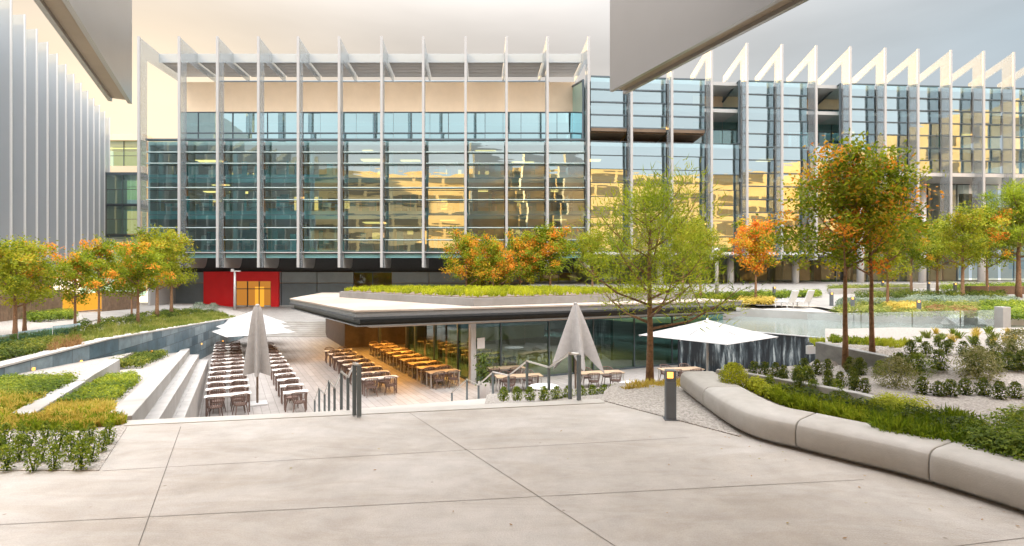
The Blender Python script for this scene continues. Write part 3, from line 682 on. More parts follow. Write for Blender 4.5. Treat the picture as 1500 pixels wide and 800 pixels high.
# ---------------------------------------------------------------- building over and behind the camera
bb = thing('overhanging_building', 'building overhead whose two grey metal fins hang into the top of the view', 'office building', (-3, -6, 0))
def bigfin(px, d, z, ax, th, zt=27.5, back=9):
    f = Q(px, d); o = Vector((f.x, f.y)); dv = (-ax).normalized()
    side = Vector((-dv.y, dv.x))
    mb = MB()
    for s in (-1, 1):
        oo = o + side * (th / 2 - .035) * s
        mb.plate([(0, z), (0, zt), (back, zt), (back, z)], oo, dv, .07)
    mb.plate([(.03, z + .15), (.03, zt - .05), (.10, zt - .05), (.10, z + .15)], o, dv, th - .15)
    g = mb.part('fin', M['beam'], bb)
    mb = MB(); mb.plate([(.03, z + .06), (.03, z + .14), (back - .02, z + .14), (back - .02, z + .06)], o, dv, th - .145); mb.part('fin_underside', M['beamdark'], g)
bigfin(176, 10.6, 6.0, Vector((-.535, 1)), .40, back=17.5)
bigfin(905, 10.05, 6.0, Vector((-.47, 1)), .38, back=16.5)
bigfin(1515, 9.6, 6.0, Vector((-.56, 1)), .40, back=16.5)
# facade with storeys
XS = [-62 + 6.2 * i for i in range(26)]
mb = MB(); mb.box((18, -17, 16.8), (160, 22, 20.4)); mb.part('wall', M['stonefac'], bb)
mb = MB(); mb.box((18, -24, 3.2), (120, 2, 6.3)); mb.part('base_wall', M['slab'], bb)
for fl in range(4):
    for X in XS:
        z = 8.4 + fl * 4.9
        mb = MB(); mb.box((X, -5.96, z + 1.2), (5.5, .06, 2.2)); mb.box((X, -5.9, z + .05), (5.7, .12, .1)) 
        if fl * 26 + XS.index(X) < 100: mb.part('window', M['reveal'], bb)

sb = thing('sunlit_building', 'golden sunlit stone building closing the court outside the view on the right', 'office building', (82, 10, 0))
mb = MB(); mb.box((92, 8, 14.5), (24, 96, 31)); mb.part('wall', M['stonefac'], sb)
for fl in range(5):
    for k in range(14):
        mb = MB(); mb.box((79.96, -36 + k * 6.6, 5 + fl * 5.2), (.12, 4.2 if (k + fl) % 3 else 2.2, 2.3)); mb.part('window', M['reveal'], sb)

# ---------------------------------------------------------------- pavilion
def inset(poly, d):
    n = len(poly); P = [Vector(p) for p in poly]
    ar = sum(P[i].x * P[(i + 1) % n].y - P[(i + 1) % n].x * P[i].y for i in range(n)); s = 1 if ar > 0 else -1
    res = []
    for i in range(n):
        a = (P[i] - P[i - 1]).normalized(); b = (P[(i + 1) % n] - P[i]).normalized()
        na, nb = Vector((-a.y, a.x)) * s, Vector((-b.y, b.x)) * s
        k = (na + nb); k = k / max(.3, (1 + na.dot(nb)))
        res.append(P[i] + k * d)
    return res
PN, PL, PR = Vector((-6.9, 22.5)), Vector((-15.2, 35)), Vector((14.5, 32.1))
roof = [PN, PR, PR + AX * 16, Vector((-17.6, 47.5)), PL]
pav = thing('pavilion', 'low glass cafe pavilion with wide flat overhanging roof in the sunken court', 'pavilion', (-4, 34, CZ))
def prs(poly, z0, z1):
    mb = MB(); mb.prism([(p.x, p.y) for p in poly], z0, z1); return mb
rf = prs(roof, .82, .9).part('roof', M['rooftop'], pav)
prs(inset(roof, .05), .60, .818).part('fascia', M['fascia'], rf)
prs(inset(roof, -.06), .50, .598).part('gutter', M['dark'], rf)
prs(inset(roof, .28), .22, .498).part('dark_band', M['dark'], rf)
prs(inset(roof, .10), .17, .218).part('lower_edge', M['fascia'], rf)
prs(inset(roof, 1.0), .02, .168).part('ceiling', M['soffitw'], pav)
# raised planter box on the roof
pc, pl, pr = G(694, 449, .9), G(495, 433, .9), G(1018, 436, .9)
pb = [Vector((pc.x, pc.y)), Vector((pr.x, min(pr.y, 36.5))), Vector((4, 46.5)), Vector((-13, 46)), Vector((pl.x * .97, 36.5))]
pb[1] = Vector(((1018 - 750) / F * 34.5, 34.5)); pb[4] = Vector(((497 - 750) / F * 37, 37))
mb = MB(); mb.prism([(p.x, p.y) for p in pb], .902, 1.30); rp = mb.part('roof_planter', M['planterface'], pav)
mb = MB(); ins = inset(pb, .25); mb.prism([(p.x, p.y) for p in ins], 1.30, 1.34); mb.part('soil_bed', M['soil'], rp)
# core, columns, glazing
K = G(505, 510, CZ); K2 = Vector((K.x, K.y))
core = [K2, K2 + BX * 5.2, K2 + BX * 5.2 + AX * 8.6, K2 + AX * 8.6]
mb = MB(); mb.prism([(p.x, p.y) for p in core], CZ, .018); mb.part('core_wall', M['darkwood'], pav)
for px, py, w_, mt in ((692, 561, .30, 'alum'), (645, 526, .24, 'dark'), (597, 519, .24, 'dark'), (556, 513, .2, 'dark'), (842, 548, .16, 'dark'), (1005, 537, .16, 'dark')):
    c = G(px, py, CZ); mb = MB(); mb.box((c.x, c.y, (CZ + .018) / 2), (w_, w_, .018 - CZ), YAW); mb.part('column', M[mt], pav, bevel=.02)
g0, g1 = Vector((-1.9, 26.0)), Vector((13.6, 33.0))
for i in range(6):
    a, b = lerp(g0, g1, i / 6), lerp(g0, g1, (i + 1) / 6)
    facade_glass(a, b, CZ + .05, .015, 1, pav, M['glassP'], 2, 'glass_wall', .004, mull=.09)
h0, h1 = g0, g0 + AX * 11
for i in range(3):
    a, b = lerp(h0, h1, i / 3 + .03), lerp(h0, h1, (i + 1) / 3)
    facade_glass(b, a, CZ + .05, .015, 1, pav, M['glassP'], 2, 'glass_wall', .003, mull=.07)
mb = MB(); bw0 = K2 + BX * 5.4 + AX * 4; bw1 = bw0 + BX * 19; mb.wall(bw0, bw1, CZ, .018, .2); mb.part('rear_wall', M['gpanel'], pav)
mb = MB(); q0 = K2 + BX * 8 - AX * 1; q1 = q0 + BX * 9; mb.wall(q0, q1, CZ, CZ + 1.1, .6); mb.part('bar_counter', M['white'], pav)
c = G(702, 560, CZ); mb = MB(); mb.box((c.x + .1, c.y - .2, ZP(502, c.y)), (.42, .03, .55), YAW); mb.part('notice', M['white'], pav)
# downlights under the ceiling
LPTS = []
for s, r_ in ((3.2, 3.6), (3, 8), (3, 12), (5.8, 3), (5.6, 7.5), (5.6, 12), (9, 5), (9, 9.5), (13, 5), (17, 5)):
    p = PN + BX * s + AX * r_; LPTS.append(p)
    mb = MB(); mb.lathe([(.11, 0), (.11, .03)], 14, (p.x, p.y, -.012)); mb.part('downlight', M['lit'], pav)
def area(name, p, z, size, power, c=(1, .55, .14), sy=None):
    l = bpy.data.lights.new(name, 'AREA'); l.energy = power; l.color = c; l.size = size
    if sy: l.shape = 'RECTANGLE'; l.size_y = sy
    o = bpy.data.objects.new(name, l); col.objects.link(o); o.location = (p[0], p[1], z); return o
for i, p in enumerate(LPTS): area('downlight_glow', p, -.05, .3, 100 if 1 < i < 6 and i != 3 else 60, (1, .45, .07))
for t in (1.5, 4, 6.5):
    p = K2 + AX * t - BX * .9; area('wall_washer', p, -.05, .3, 25)

# ---------------------------------------------------------------- court: left terraces, walls
B0, B1 = Vector((-6.75, 8.75)), Vector((-19.5, 30.6))
def wallthing(name, pts, z0, tops, th, mat, label, cat='wall', bevel=.015):
    mb = MB()
    for i in range(len(pts) - 1): mb.wall(pts[i], pts[i + 1], z0, (tops[i], tops[i + 1]), th)
    o = mb.top(name, M[mat], (pts[0][0], pts[0][1], z0), bevel=bevel); return tag(o, label, cat)
wallthing('planter_wall', [B0, B1], -3.2, [0.0, -1.92], .42, 'whitewall', 'long sloping white concrete wall between the planted beds and the side steps')
A0, A1 = Vector((-8.35, 8.55)), Vector((-10.8, 12.7))
wallthing('planter_wall', [A0, A1], -1.5, [0.02, -.2], .36, 'whitewall', 'short white concrete wall between the two nearest planted beds on the left')
C0, C1 = Vector((-13.2, 12.2)), Vector((-13.75, 17.5))
wallthing('planter_wall', [A1 + Vector((-.1, .12)), Vector((-11.2, 13.4)), Vector((-13.7, 17.6))], -1.9, [-.21, -.2, -.46], .36, 'whitewall', 'white concrete wall below the blue stone wall, behind the left beds')
tier = MB()
q = lambda px, py, z: G(px, py, z)
BL = lambda d, w: (-1.65 - .583 * d + w, d)
z1 = lambda d: lerp(-.38, -2.2, (d - 9) / 21); z2 = lambda d: lerp(-.95, -2.5, (d - 9) / 21)
tier.prism([BL(9, -.1), BL(9, .52), BL(30.4, .8), BL(30.4, -.1)], -3.25, [z1(9), z1(9), z1(30.4), z1(30.4)])
tier.prism([BL(9, .52), BL(9, .78), BL(30.4, 1.35), BL(30.4, .8)], -3.25, [z2(9), z2(9), z2(30.4), z2(30.4)])
tag(tier.top('side_steps', M['tier']), kind='structure')
# blue stone wall
SW = [(-13.2, 9.0, -.2), (-15, 15, -.22), (-16.9, 21.2, -.22), (-19.5, 30, -.56), (-23.1, 41.9, -1.06), (-24.6, 47.8, -1.3)]
mb, cp = MB(), MB()
for i in range(len(SW) - 1):
    a, b = SW[i], SW[i + 1]; mb.wall(a, b, -3.25, (a[2], b[2]), .4)
    cp.prism([(a[0] - .26, a[1]), (a[0] + .26, a[1]), (b[0] + .26, b[1]), (b[0] - .26, b[1])], [a[2] + .003, a[2] + .003, b[2] + .003, b[2] + .003], [a[2] + .06, a[2] + .06, b[2] + .06, b[2] + .06])
st = thing('stone_wall', 'long wall clad in blue grey stone slabs with small lit lamps along the left', 'wall', (-18, 25, -3))
mb.part('stone_cladding', M['stone'], st); cp.part('coping', M['coping'], st)
for px, py in ((37, 541), (109, 530), (166, 522), (215, 515), (290, 504), (322, 500)):
    # find the wall under that pixel
    for i in range(len(SW) - 1):
        a, b = Vector(SW[i][:2]), Vector(SW[i + 1][:2]); k = (px - 750) / F
        den = (b.x - a.x) - k * (b.y - a.y)
        t = (k * a.y - a.x) / den
        if 0 <= t <= 1:
            p = lerp(a, b, t); z = ZP(py, p.y)
            n = Vector((b.y - a.y, -(b.x - a.x))).normalized() * .215
            mb = MB(); mb.box((p.x + n.x, p.y + n.y, z), (.03, .11, .08), math.atan2(-(b.x - a.x), b.y - a.y)); mb.part('wall_lamp', M['lit'], st)
# gravel/soil of the left beds
def zfB(x, y): return -.088 * (y - 8.75) - .12
m = MB(); pts = [B0 + Vector((-.2, .1)), B1 + Vector((-.2, .1)), Vector((-17.2, 23)), Vector((-13.8, 17.5)), Vector((-11.2, 13.2)), A1, A0]
m.prism([(p.x, p.y) for p in pts], -3.2, [zfB(p.x, p.y) for p in pts])
pts = [A0 + Vector((-.1, 0)), A1 + Vector((-.2, 0)), Vector((-13.4, 12.8)), Vector((-14, 8.55))]
m.prism([(p.x, p.y) for p in pts], -3.2, [-.08, -.25, -.25, -.08])
pts = [Vector((-11.3, 13.3)), Vector((-13.8, 17.5)), Vector((-17.0, 23)), Vector((-14.9, 14.8)), Vector((-13.3, 12.9))]
m.prism([(p.x, p.y) for p in pts], -3.2, [-.35, -.6, -1.0, -.5, -.3])
tag(m.top('left_garden_beds', M['gravel']), kind='structure')
# slope behind the stone wall
def swx(y):
    for i in range(len(SW) - 1):
        a, b = SW[i], SW[i + 1]
        if a[1] <= y <= b[1] or (i == len(SW) - 2): t = (y - a[1]) / (b[1] - a[1]); return lerp(a[0], b[0], t), lerp(a[2], b[2], t)
    return SW[0][0], SW[0][2]
def zleft(x, y):
    y = max(9, y); wx, wz = swx(min(y, 60)); u = max(0, min(1, (wx - x) / 9.0))
    zo = lerp(.25, -.75, sstep(25, 56, y)); return lerp(wz - .02, zo, sstep(0, 1, u) * .6 + u * .4)
m = MB(); rows = []
for j in range(27):
    y = 9 + j * 2.05; wx, wz = swx(min(y, 60)) if y < 60 else swx(60)
    rows.append([(wx - .15 - i * 2.4, y, zleft(wx - .15 - i * 2.4, y)) for i in range(13)])
for j in range(26):
    for i in range(12): m.quad(rows[j][i], rows[j + 1][i], rows[j + 1][i + 1], rows[j][i + 1])
m.f = [f[::-1] for f in m.f]
tag(m.top('left_garden_slope', M['gravel'], smooth=True), kind='structure')
m = MB(); P = [hit(a, b, zleft) for a, b in ((125, 473), (205, 460), (298, 452), (300, 447), (200, 449), (120, 462))]
m.prism([p[:2] for p in P], [p.z - .2 for p in P], [p.z + .06 for p in P]); tag(m.top('left_path', M['terrace']), kind='structure')

# fence
fn = thing('slatted_fence', 'brown timber fence of vertical planks below the white fin wall', 'fence', (-27, 32, 0))
fa, fb = Vector((-24.5, 23)), Vector((-32.4, 44.5)); NS = 96
mb = MB()
for i in range(NS):
    t = i / NS; p = lerp(fa, fb, t); z = zleft(p.x, p.y); px = 750 + F * p.x / p.y
    if 92 < px < 150:
        if mb.v: mb.part('planks', M['wood'], fn); mb = MB()
        continue
    mb.box((p.x, p.y, z + .75 + R.uniform(-.01, .01)), (.05, .21, 1.55), math.atan2(7.9, 21.5))
mb.part('planks', M['wood'], fn)
mb = MB(); mb.tube([(fa.x - .1, fa.y, .35), (fb.x - .1, fb.y, -.2)], .05, 6); mb.part('rail', M['wood'], fn)
pa, pb_ = [lerp(fa, fb, t) for t in (.2, .8)]
mb = MB(); mb.wall(pa + Vector((-.9, .3)), pb_ + Vector((-.9, .3)), -.6, 1.2, .1); mb.part('fence_glow', M['amberglow'], fn)  # added panel glows by itself as the yellow-lit stretch of fence
# green glass balustrade
ba, bb_ = hit(-40, 522, zleft), hit(118, 489, zleft)
mb = MB()
for i in range(3):
    a, b = lerp(ba, bb_, i / 3 + .005), lerp(ba, bb_, (i + 1) / 3 - .005); mb.wall(a, b, min(a.z, b.z) + .03, (a.z + .55, b.z + .5), .02)
r_ = thing('glass_balustrade', 'low green glass balustrade along the left slope above the stone wall', 'balustrade', tuple(ba))
mb.part('glass_pane', M['glassB'], r_)
mb = MB(); mb.tube([(ba.x, ba.y, ba.z + .01), (bb_.x, bb_.y, bb_.z + .01)], .03, 6); mb.part('base_rail', M['alum'], r_)

# ---------------------------------------------------------------- right garden
def xw(y): return 7.3 + .52 * (12.1 - y)
def zr(x, y):
    z = .30 + .012 * (y - 8)
    return z + .40 * sstep(-.1, .9, x - xw(y)) * sstep(9.2, 11.6, y) + .02 * math.sin(x * 1.7) * math.sin(y * 1.3)
m = MB(); NX, NY = 60, 36
def rp_(i, j):
    y = 3.0 + 12.9 * j / NY
    xl_ = (lerp(5.9, 4.05, sstep(3, 9.5, y)) + .15) if y < 10.9 else lerp(4.0, 7.15, min(1, (y - 10.9) / 1.15))
    xl_ = .612 * y if y >= 12.05 else xl_
    x = lerp(xl_, 40, (i / NX) ** 1.6); return (x, y, zr(x, y))
for j in range(NY):
    for i in range(NX): m.quad(rp_(i, j), rp_(i + 1, j), rp_(i + 1, j + 1), rp_(i, j + 1))
for j in range(NY):
    a, b = rp_(0, j), rp_(0, j + 1); m.quad((a[0], a[1], -3.2 if a[1] > 9 else -.01), a, b, (b[0], b[1], -3.2 if b[1] > 9 else -.01))
for i in range(NX):
    a, b = rp_(i, NY), rp_(i + 1, NY); m.quad(a, b, (b[0], b[1], -3.2), (a[0], a[1], -3.2))
tag(m.top('right_garden_slope', M['gravel'], smooth=True), kind='structure')
wallthing('retaining_wall', [(7.25, 12.15), (8.05, 10.75)], -3.2, [.85, .70], .2, 'greystone', 'short grey stone retaining wall behind the two autumn trees on the right')
# pool with waterfall
lip = [(9.0, 27.6), *[tuple(G(px, py, -.3)[:2]) for px, py in ((1075, 484), (1203, 495), (1330, 500), (1520, 505))]]
back = [tuple(G(px, py, -.3)[:2]) for px, py in ((1560, 477), (1470, 476), (1250, 471), (1085, 463))]
m = MB(); m.prism(lip + back, -3.2, -.3); pw = m.top('water', M['water']); tag(pw, kind='structure')
wf = thing('waterfall_wall', 'dark stone wall with sheets of falling water below the pool on the right', 'waterfall', (11, 23, CZ))
mb = MB()
for i in range(len(lip) - 1):
    a, b = Vector(lip[i]), Vector(lip[i + 1]); d = (b - a).normalized(); n = Vector((d.y, -d.x)) * .08
    mb.wall(a + n, b + n, -3.2, -.31, .12)
mb.part('falling_water', M['fall'], wf)
mb = MB()
for i in range(len(lip) - 1): mb.wall(lip[i], lip[i + 1], -.305, -.275, .34)
mb.part('weir_lip', M['greystone'], wf)
P = [G(px, py, -.3) for px, py in ((1015, 461), (1085, 463), (1250, 471), (1470, 476))]
wallthing('pool_wall', [p[:2] for p in P], -.6, [.28, .24, .18, .05], .4, 'whitewall', 'pale concrete wall along the far side of the raised pool')
def zg(x, y): return .12 + .05 * max(0, y - 29) if x > 2 else lerp(.12 + .05 * max(0, y - 29), -.9, sstep(2, -14, x) if False else min(1, (2 - x) / 16))
m = MB()
ys = [27 + 1.6 * j for j in range(25)]; xs = [-12 + 3.6 * i for i in range(34)]
for j in range(len(ys) - 1):
    for i in range(len(xs) - 1):
        x, X, y, Y = xs[i], xs[i + 1], ys[j], ys[j + 1]
        # leave the pavilion and pool free
        cx, cy = (x + X) / 2, (y + Y) / 2
        yb = 48 if cx < 7 else (lerp(48, 36.2, (cx - 7) / 9) if cx < 16 else lerp(36.2, 29.5, min(1, (cx - 16) / 11)))
        if cy < yb: continue
        m.quad((x, y, zg(x, y)), (X, y, zg(X, y)), (X, Y, zg(X, Y)), (x, Y, zg(x, Y)))
tag(m.top('garden_ground', M['terrace'], smooth=True), kind='structure')
# pool-side deck strip closing the gap between pool wall and garden
m = MB(); m.prism([P[0][:2], P[1][:2], P[2][:2], P[3][:2], (34, 31), (20, 36), (15, 39), (8, 46), (6.9, 46)], -.6, [.1, .1, .1, .02, .1, .3, .42, .6, .6]); tag(m.top('pool_deck', M['coping'], smooth=False), kind='structure')

# ---------------------------------------------------------------- concrete bench wall
path = [G(996, 572), G(1012, 586), G(1030, 600), G(1055, 619), G(1085, 637), G(1120, 650), G(1165, 661), G(1230, 678), G(1300, 695), G(1360, 712), G(1430, 734), G(1500, 757), G(1580, 785)]
def cat(P, t):
    n = len(P) - 1; i = min(int(t * n), n - 1); u = t * n - i
    p0, p1, p2, p3 = P[max(i - 1, 0)], P[i], P[i + 1], P[min(i + 2, n)]
    return .5 * ((2 * p1) + (p2 - p0) * u + (2 * p0 - 5 * p1 + 4 * p2 - p3) * u * u + (3 * p1 - p0 - 3 * p2 + p3) * u ** 3)
prof = [(.13, 0.0), (.11, .045), (.03, .055), (.008, .10), (0, .18), (.004, .29), (.03, .355), (.085, .395), (.17, .412), (.66, .418), (.70, .40), (.71, .1), (.71, 0)]
cuts = [0, .165, .5, .75, 1.0]
blab = ['curved concrete bench segment at its far end beside the dark bollard', 'concrete bench segment curving beside the gravel strip',
        'long straight concrete bench segment in front of the yellow green plants', 'concrete bench segment nearest the viewer at the right edge']
for s in range(4):
    mb = MB(); t0, t1 = cuts[s] + .0012, cuts[s + 1] - .0012; NN = 16; n = len(prof); base = 0
    for k in range(NN + 1):
        t = lerp(t0, t1, k / NN); p = cat(path, t); d = (cat(path, min(1, t + .004)) - cat(path, max(0, t - .004))).normalized(); nn = Vector((-d.y, d.x, 0))
        for a, z in prof: mb.v.append(tuple(p + nn * a + Vector((0, 0, z))))
    for k in range(NN):
        for j in range(n): mb.f.append([k * n + j, k * n + (j + 1) % n, (k + 1) * n + (j + 1) % n, (k + 1) * n + j][::-1]); mb.t.append(0)
    mb.f.append(list(range(n - 1, -1, -1))[::-1]); mb.t.append(0); mb.f.append([NN * n + j for j in range(n)][::-1]); mb.t.append(0)
    pm = cat(path, (t0 + t1) / 2); o = mb.top('concrete_bench', M['bench'], tuple(pm), True); bev(o, .012)
    tag(o, blab[s], 'bench', 'segments of the curved concrete bench')
kp = [hit(px, py, zr) for px, py in ((1050, 552), (1090, 557), (1140, 566), (1200, 577), (1260, 589), (1300, 600), (1340, 620))]
wallthing('bed_kerb', [p[:2] for p in kp], .1, [p.z + .15 for p in kp], .16, 'whitewall', 'thin white concrete kerb between the lime plants and the box shrubs', 'kerb')

# ---------------------------------------------------------------- bollards, lamps, furniture
bol = thing('bollard', '', 'bollard', (0, 0, 0), 'dark light bollards', local=True)
mb = MB(); mb.box((0, 0, .32), (.165, .165, .64)); mb.box((0, 0, .745), (.165, .165, .17)); mb.box((.0, 0, .648), (.155, .155, .03)); mb.part('post', M['bollard'], bol, bevel=.008)
mb = MB(); mb.box((-.02, -.084, .755), (.095, .012, .10)); mb.part('lamp_lens', M['lit'], bol)
mb = MB(); mb.box((0, 0, .006), (.22, .22, .012)); mb.part('base_plate', M['bollard'], bol)
BP = Placer(bol)
BP(tuple(G(982, 614)), math.radians(-6), 'dark grey square light bollard on the gravel at the bench end, nearest of all')
def zr_far(x, y): return zg(x, y)
for px, py, lab in ((1218, 448, 'left of the nearer autumn trunk, by the pool deck'), (1249, 457, 'just right of the left autumn trunk, by the pool deck'), (1346, 463, 'alone behind the pool wall amid yellow plants'),
                    (1134, 437, 'left of the white lounge chairs'), (1293, 426, 'small and far, near the pale palm like trunk'), (1360, 428, 'far, left of the yellow green trees'), (1399, 430, 'far, between the yellow green tree trunks'), (1447, 434, 'far, in front of the brown bench')):
    p = hit(px, py, zg); BP(tuple(p), R.uniform(-.4, .4), 'grey light bollard ' + lab, 1.1)

lampA = thing('lamp_post', 'white lamp post with round head beyond the pavilion roof, left of orange tree', 'street lamp', tuple(hit(1050, 438, zg)))
b0 = OFF[lampA.name]; hz = ZP(364, b0.y)
mb = MB(); mb.tube([b0, (b0.x, b0.y, hz - .3)], [.14, .11], 12); mb.part('pole', M['white'], lampA, True)
mb = MB(); mb.lathe([(.10, -.32), (.22, -.22), (.27, -.05), (.22, .1), (.06, .16)], 16, (b0.x, b0.y, hz - .12)); mb.part('lamp_head', M['white'], lampA, True)
pz = Q(344, 56, -1.25)
lampB = thing('lamp_post', 'pale lamp post with flat twin head in front of the red entrance', 'street lamp', tuple(pz)); hz = ZP(398, 56)
mb = MB(); mb.tube([pz, (pz.x, pz.y, hz)], [.15, .11], 12); mb.part('pole', M['alum'], lampB, True)
mb = MB(); mb.box((pz.x + .1, pz.y, hz + .05), (1.0, .3, .12)); mb.box((pz.x - .25, pz.y, hz + .2), (.25, .25, .2)); mb.part('lamp_head', M['white'], lampB, bevel=.03)

# lounge chairs by the pool
lc = thing('lounge_chair', '', 'lounge chair', (0, 0, 0), 'white lounge chairs by the pool', local=True)
mb = MB(); mb.box((0, .1, .36), (.75, 1.0, .07)); mb.part('seat', M['white'], lc, bevel=.02)
mb = MB(); mb.box((0, .72, .72), (.75, .07, .85), m=Matrix.Rotation(-.35, 4, 'X')); mb.part('backrest', M['white'], lc, bevel=.02)
for sx in (-1, 1):
    for sy in (-.3, .5): mb = MB(); mb.box((sx * .34, sy, .16), (.05, .05, .325)); mb.part('leg', M['white'], lc)
    mb = MB(); mb.box((sx * .37, .1, .55), (.05, .8, .04)); mb.box((sx * .37, -.28, .45), (.05, .04, .2)); mb.part('armrest', M['white'], lc)
LP = Placer(lc)
for px, py, l in ((1147, 450, 'left'), (1170, 449, 'right')): LP(tuple(G(px, py, .36)), math.radians(-150), 'white lounge chair on the pool deck, %s one of the pair' % l)

# tables and chairs
def make_table(w_, d_, mat, cat_='table'):
    t = thing('cafe_table', '', 'table', (0, 0, 0), local=True)
    mb = MB(); mb.box((0, 0, .735), (w_, d_, .035)); mb.part('tabletop', M[mat], t, bevel=.006)
    for sx in (-1, 1):
        for sy in (-1, 1):
            mb = MB(); mb.box((sx * (w_ / 2 - .07), sy * (d_ / 2 - .07), .36), (.045, .045, .715)); mb.part('leg', M['wicker' if mat == 'tabletop' else 'steel'], t)
    mb = MB(); mb.box((0, d_ / 2 - .09, .69), (w_ - .18, .025, .05)); mb.box((0, -d_ / 2 + .09, .69), (w_ - .18, .025, .05)); mb.part('apron', M['steel'], t)
    return t
def make_chair():
    c = thing('wicker_chair', '', 'chair', (0, 0, 0), local=True)
    mb = MB(); mb.lathe([(.20, .39), (.24, .41), (.245, .44), (.2, .455)], 16); mb.part('seat', M['wicker'], c, True)
    mb = MB(); arc = [math.radians(180 + 180 * k / 13 * 1.14 - 12.6) for k in range(14)]
    rim = [(.285 * math.cos(a), .27 * math.sin(a), (.86) - .12 * (1 - abs(math.sin(a))) ** 1.3) for a in arc]
    mb.tube(rim, .018, 6)
    mid = [(.275 * math.cos(a), .26 * math.sin(a), .60) for a in arc]; mb.tube(mid, .010, 5)
    for a, r_ in zip(arc, rim):
        for da in (-.05, .05):
            mb.tube([(.235 * math.cos(a + da * 3), .225 * math.sin(a + da * 3), .42), (.275 * math.cos(a - da), .26 * math.sin(a - da), .6), (r_[0], r_[1], r_[2])], .0085, 4, cap=False)
    mb.part('backrest', M['wicker'], c)
    for sx in (-1, 1):
        for sy in (-1, 1):
            mb = MB(); mb.tube([(sx * .17, sy * .15, .41), (sx * .235, sy * .22, 0)], [.022, .014], 6); mb.part('leg', M['wicker'], c)
    return c
TA, TB, TC, TDd = (Placer(make_table(1.62, .46, 'tabletop')), Placer(make_table(.92, .46, 'tabletop')), Placer(make_table(1.6, .75, 'woodtop')), Placer(make_table(2.2, .8, 'woodtop')))
CH = Placer(make_chair())
def row(start, n, step, placer, tw, chairs_x, desc, cdesc, grp, far=False, skip=(), dirv=AX):
    for i in range(n):
        if i in skip: continue
        p = start + dirv * (step * i)
        placer((p.x, p.y, CZ), YAW + R.uniform(-.015, .015), '%s table from the front %s' % (ORD[i], desc), group='tables ' + grp)
        for k, cx in enumerate(chairs_x):
            for side in ((-1, 1) if far else (-1,)):
                jit = R.uniform(-.09, .09); q = p + BX * (cx + jit) + AX * (side * (.38 + R.uniform(-.03, .16)))
                wh = '' if len(chairs_x) == 1 else (' left' if k == 0 else ' right')
                CH((q.x, q.y, CZ), YAW + (0 if side < 0 else math.pi) + R.gauss(0, .16),
                   'wicker chair, %s%s seat, %s table %s' % ('near' if side < 0 else 'far', wh, ORD[i], cdesc), group='chairs ' + grp)
row(Vector((-11.2, 20.2)), 13, 1.43, TA, 1.62, (-.42, .42), 'in the outdoor row left of the closed parasol', 'left of the closed parasol', 'in the left outdoor row', far=True)
row(Vector((-8.75, 20.7)), 12, 1.43, TB, .92, (0,), 'in the outdoor row right of the closed parasol', 'right of the closed parasol', 'in the second outdoor row', far=True)
row(Vector((-6.1, 23.6)), 8, 1.43, TA, 1.62, (-.4, .4), 'in the row at the roof edge', 'in roof edge row', 'in the row at the roof edge', far=True)
row(Vector((-3.4, 25.2)), 9, 1.43, TC, 1.6, (-.4, .4), 'in the lit row under the roof', 'in lit row under roof', 'under the roof', far=True)
row(Vector((-.6, 29.5)), 6, 1.6, TC, 1.6, (-.4, .4), 'in the row behind the glass', 'in row behind glass', 'behind the pavilion glass')
for px, py, l, far in ((737, 538, 'beside the potted plant', 0), (760, 550, 'just left of the closed wedge parasol', 1), (880, 545, 'between closed parasol and pine trunk', 1), (997, 540, 'under the white open parasol on the right', 1)):
    p = G(px, py, -2.25); r0 = math.radians(12)
    TDd((p.x, p.y, CZ), r0, 'long oak topped table ' + l, group='long oak tables by the glass')
    for k in (-.55, .55):
        for s in (-1, 1):
            q = Vector((p.x, p.y)) + Vector((math.cos(r0), math.sin(r0))) * k + Vector((-math.sin(r0), math.cos(r0))) * (s * .5)
            CH((q.x, q.y, CZ), r0 + (0 if s < 0 else math.pi) + R.uniform(-.15, .15), 'wicker chair, %s %s seat, oak table %s' % ('near' if s < 0 else 'far', 'left' if k < 0 else 'right', l), group='chairs at the long oak tables')
# low white tables below the shrubs
lt = thing('low_table', '', 'table', (0, 0, 0), 'low white tables', local=True)
mb = MB(); mb.lathe([(.02, .69), (.62, .70), (.64, .72), (.62, .745), (.02, .75)], 20); mb.part('tabletop', M['white'], lt, True)
mb = MB(); mb.tube([(0, 0, .02), (0, 0, .7)], .04, 10); mb.lathe([(.3, 0), (.3, .02), (.05, .035)], 20); mb.part('pedestal', M['alum'], lt, True)
LT = Placer(lt)
for px, py, l in ((797, 566, 'below the closed wedge parasol'), (929, 562, 'left of the pine trunk')): LT(tuple(G(px, py, -2.27)[:2]) + (CZ,), 0, 'round white table ' + l)

# potted plant by the stairs
pp = G(709, 586, CZ); pot = thing('potted_plant', 'dark leafy plant in a tall white pot beside the grey column', 'potted plant', tuple(pp))
mb = MB(); mb.lathe([(.20, 0), (.26, .75), (.27, .8), (.23, .8), (.22, .72)], 18, tuple(pp)); mb.part('pot', M['pot'], pot, True)
mb = MB()
for i in range(420):
    a, r_, h = R.uniform(0, 6.28), abs(R.gauss(0, .26)), R.uniform(.7, 2.0); mb.leaf((pp.x + r_ * math.cos(a), pp.y + r_ * math.sin(a), pp.z + h), (math.cos(a), math.sin(a), .7), .16, .5, R.uniform(.01, .6))
mb.tube([(pp.x, pp.y, pp.z + .7), (pp.x, pp.y, pp.z + 1.7)], .03, 6, .1); mb.part('foliage', LM['dark'], pot)

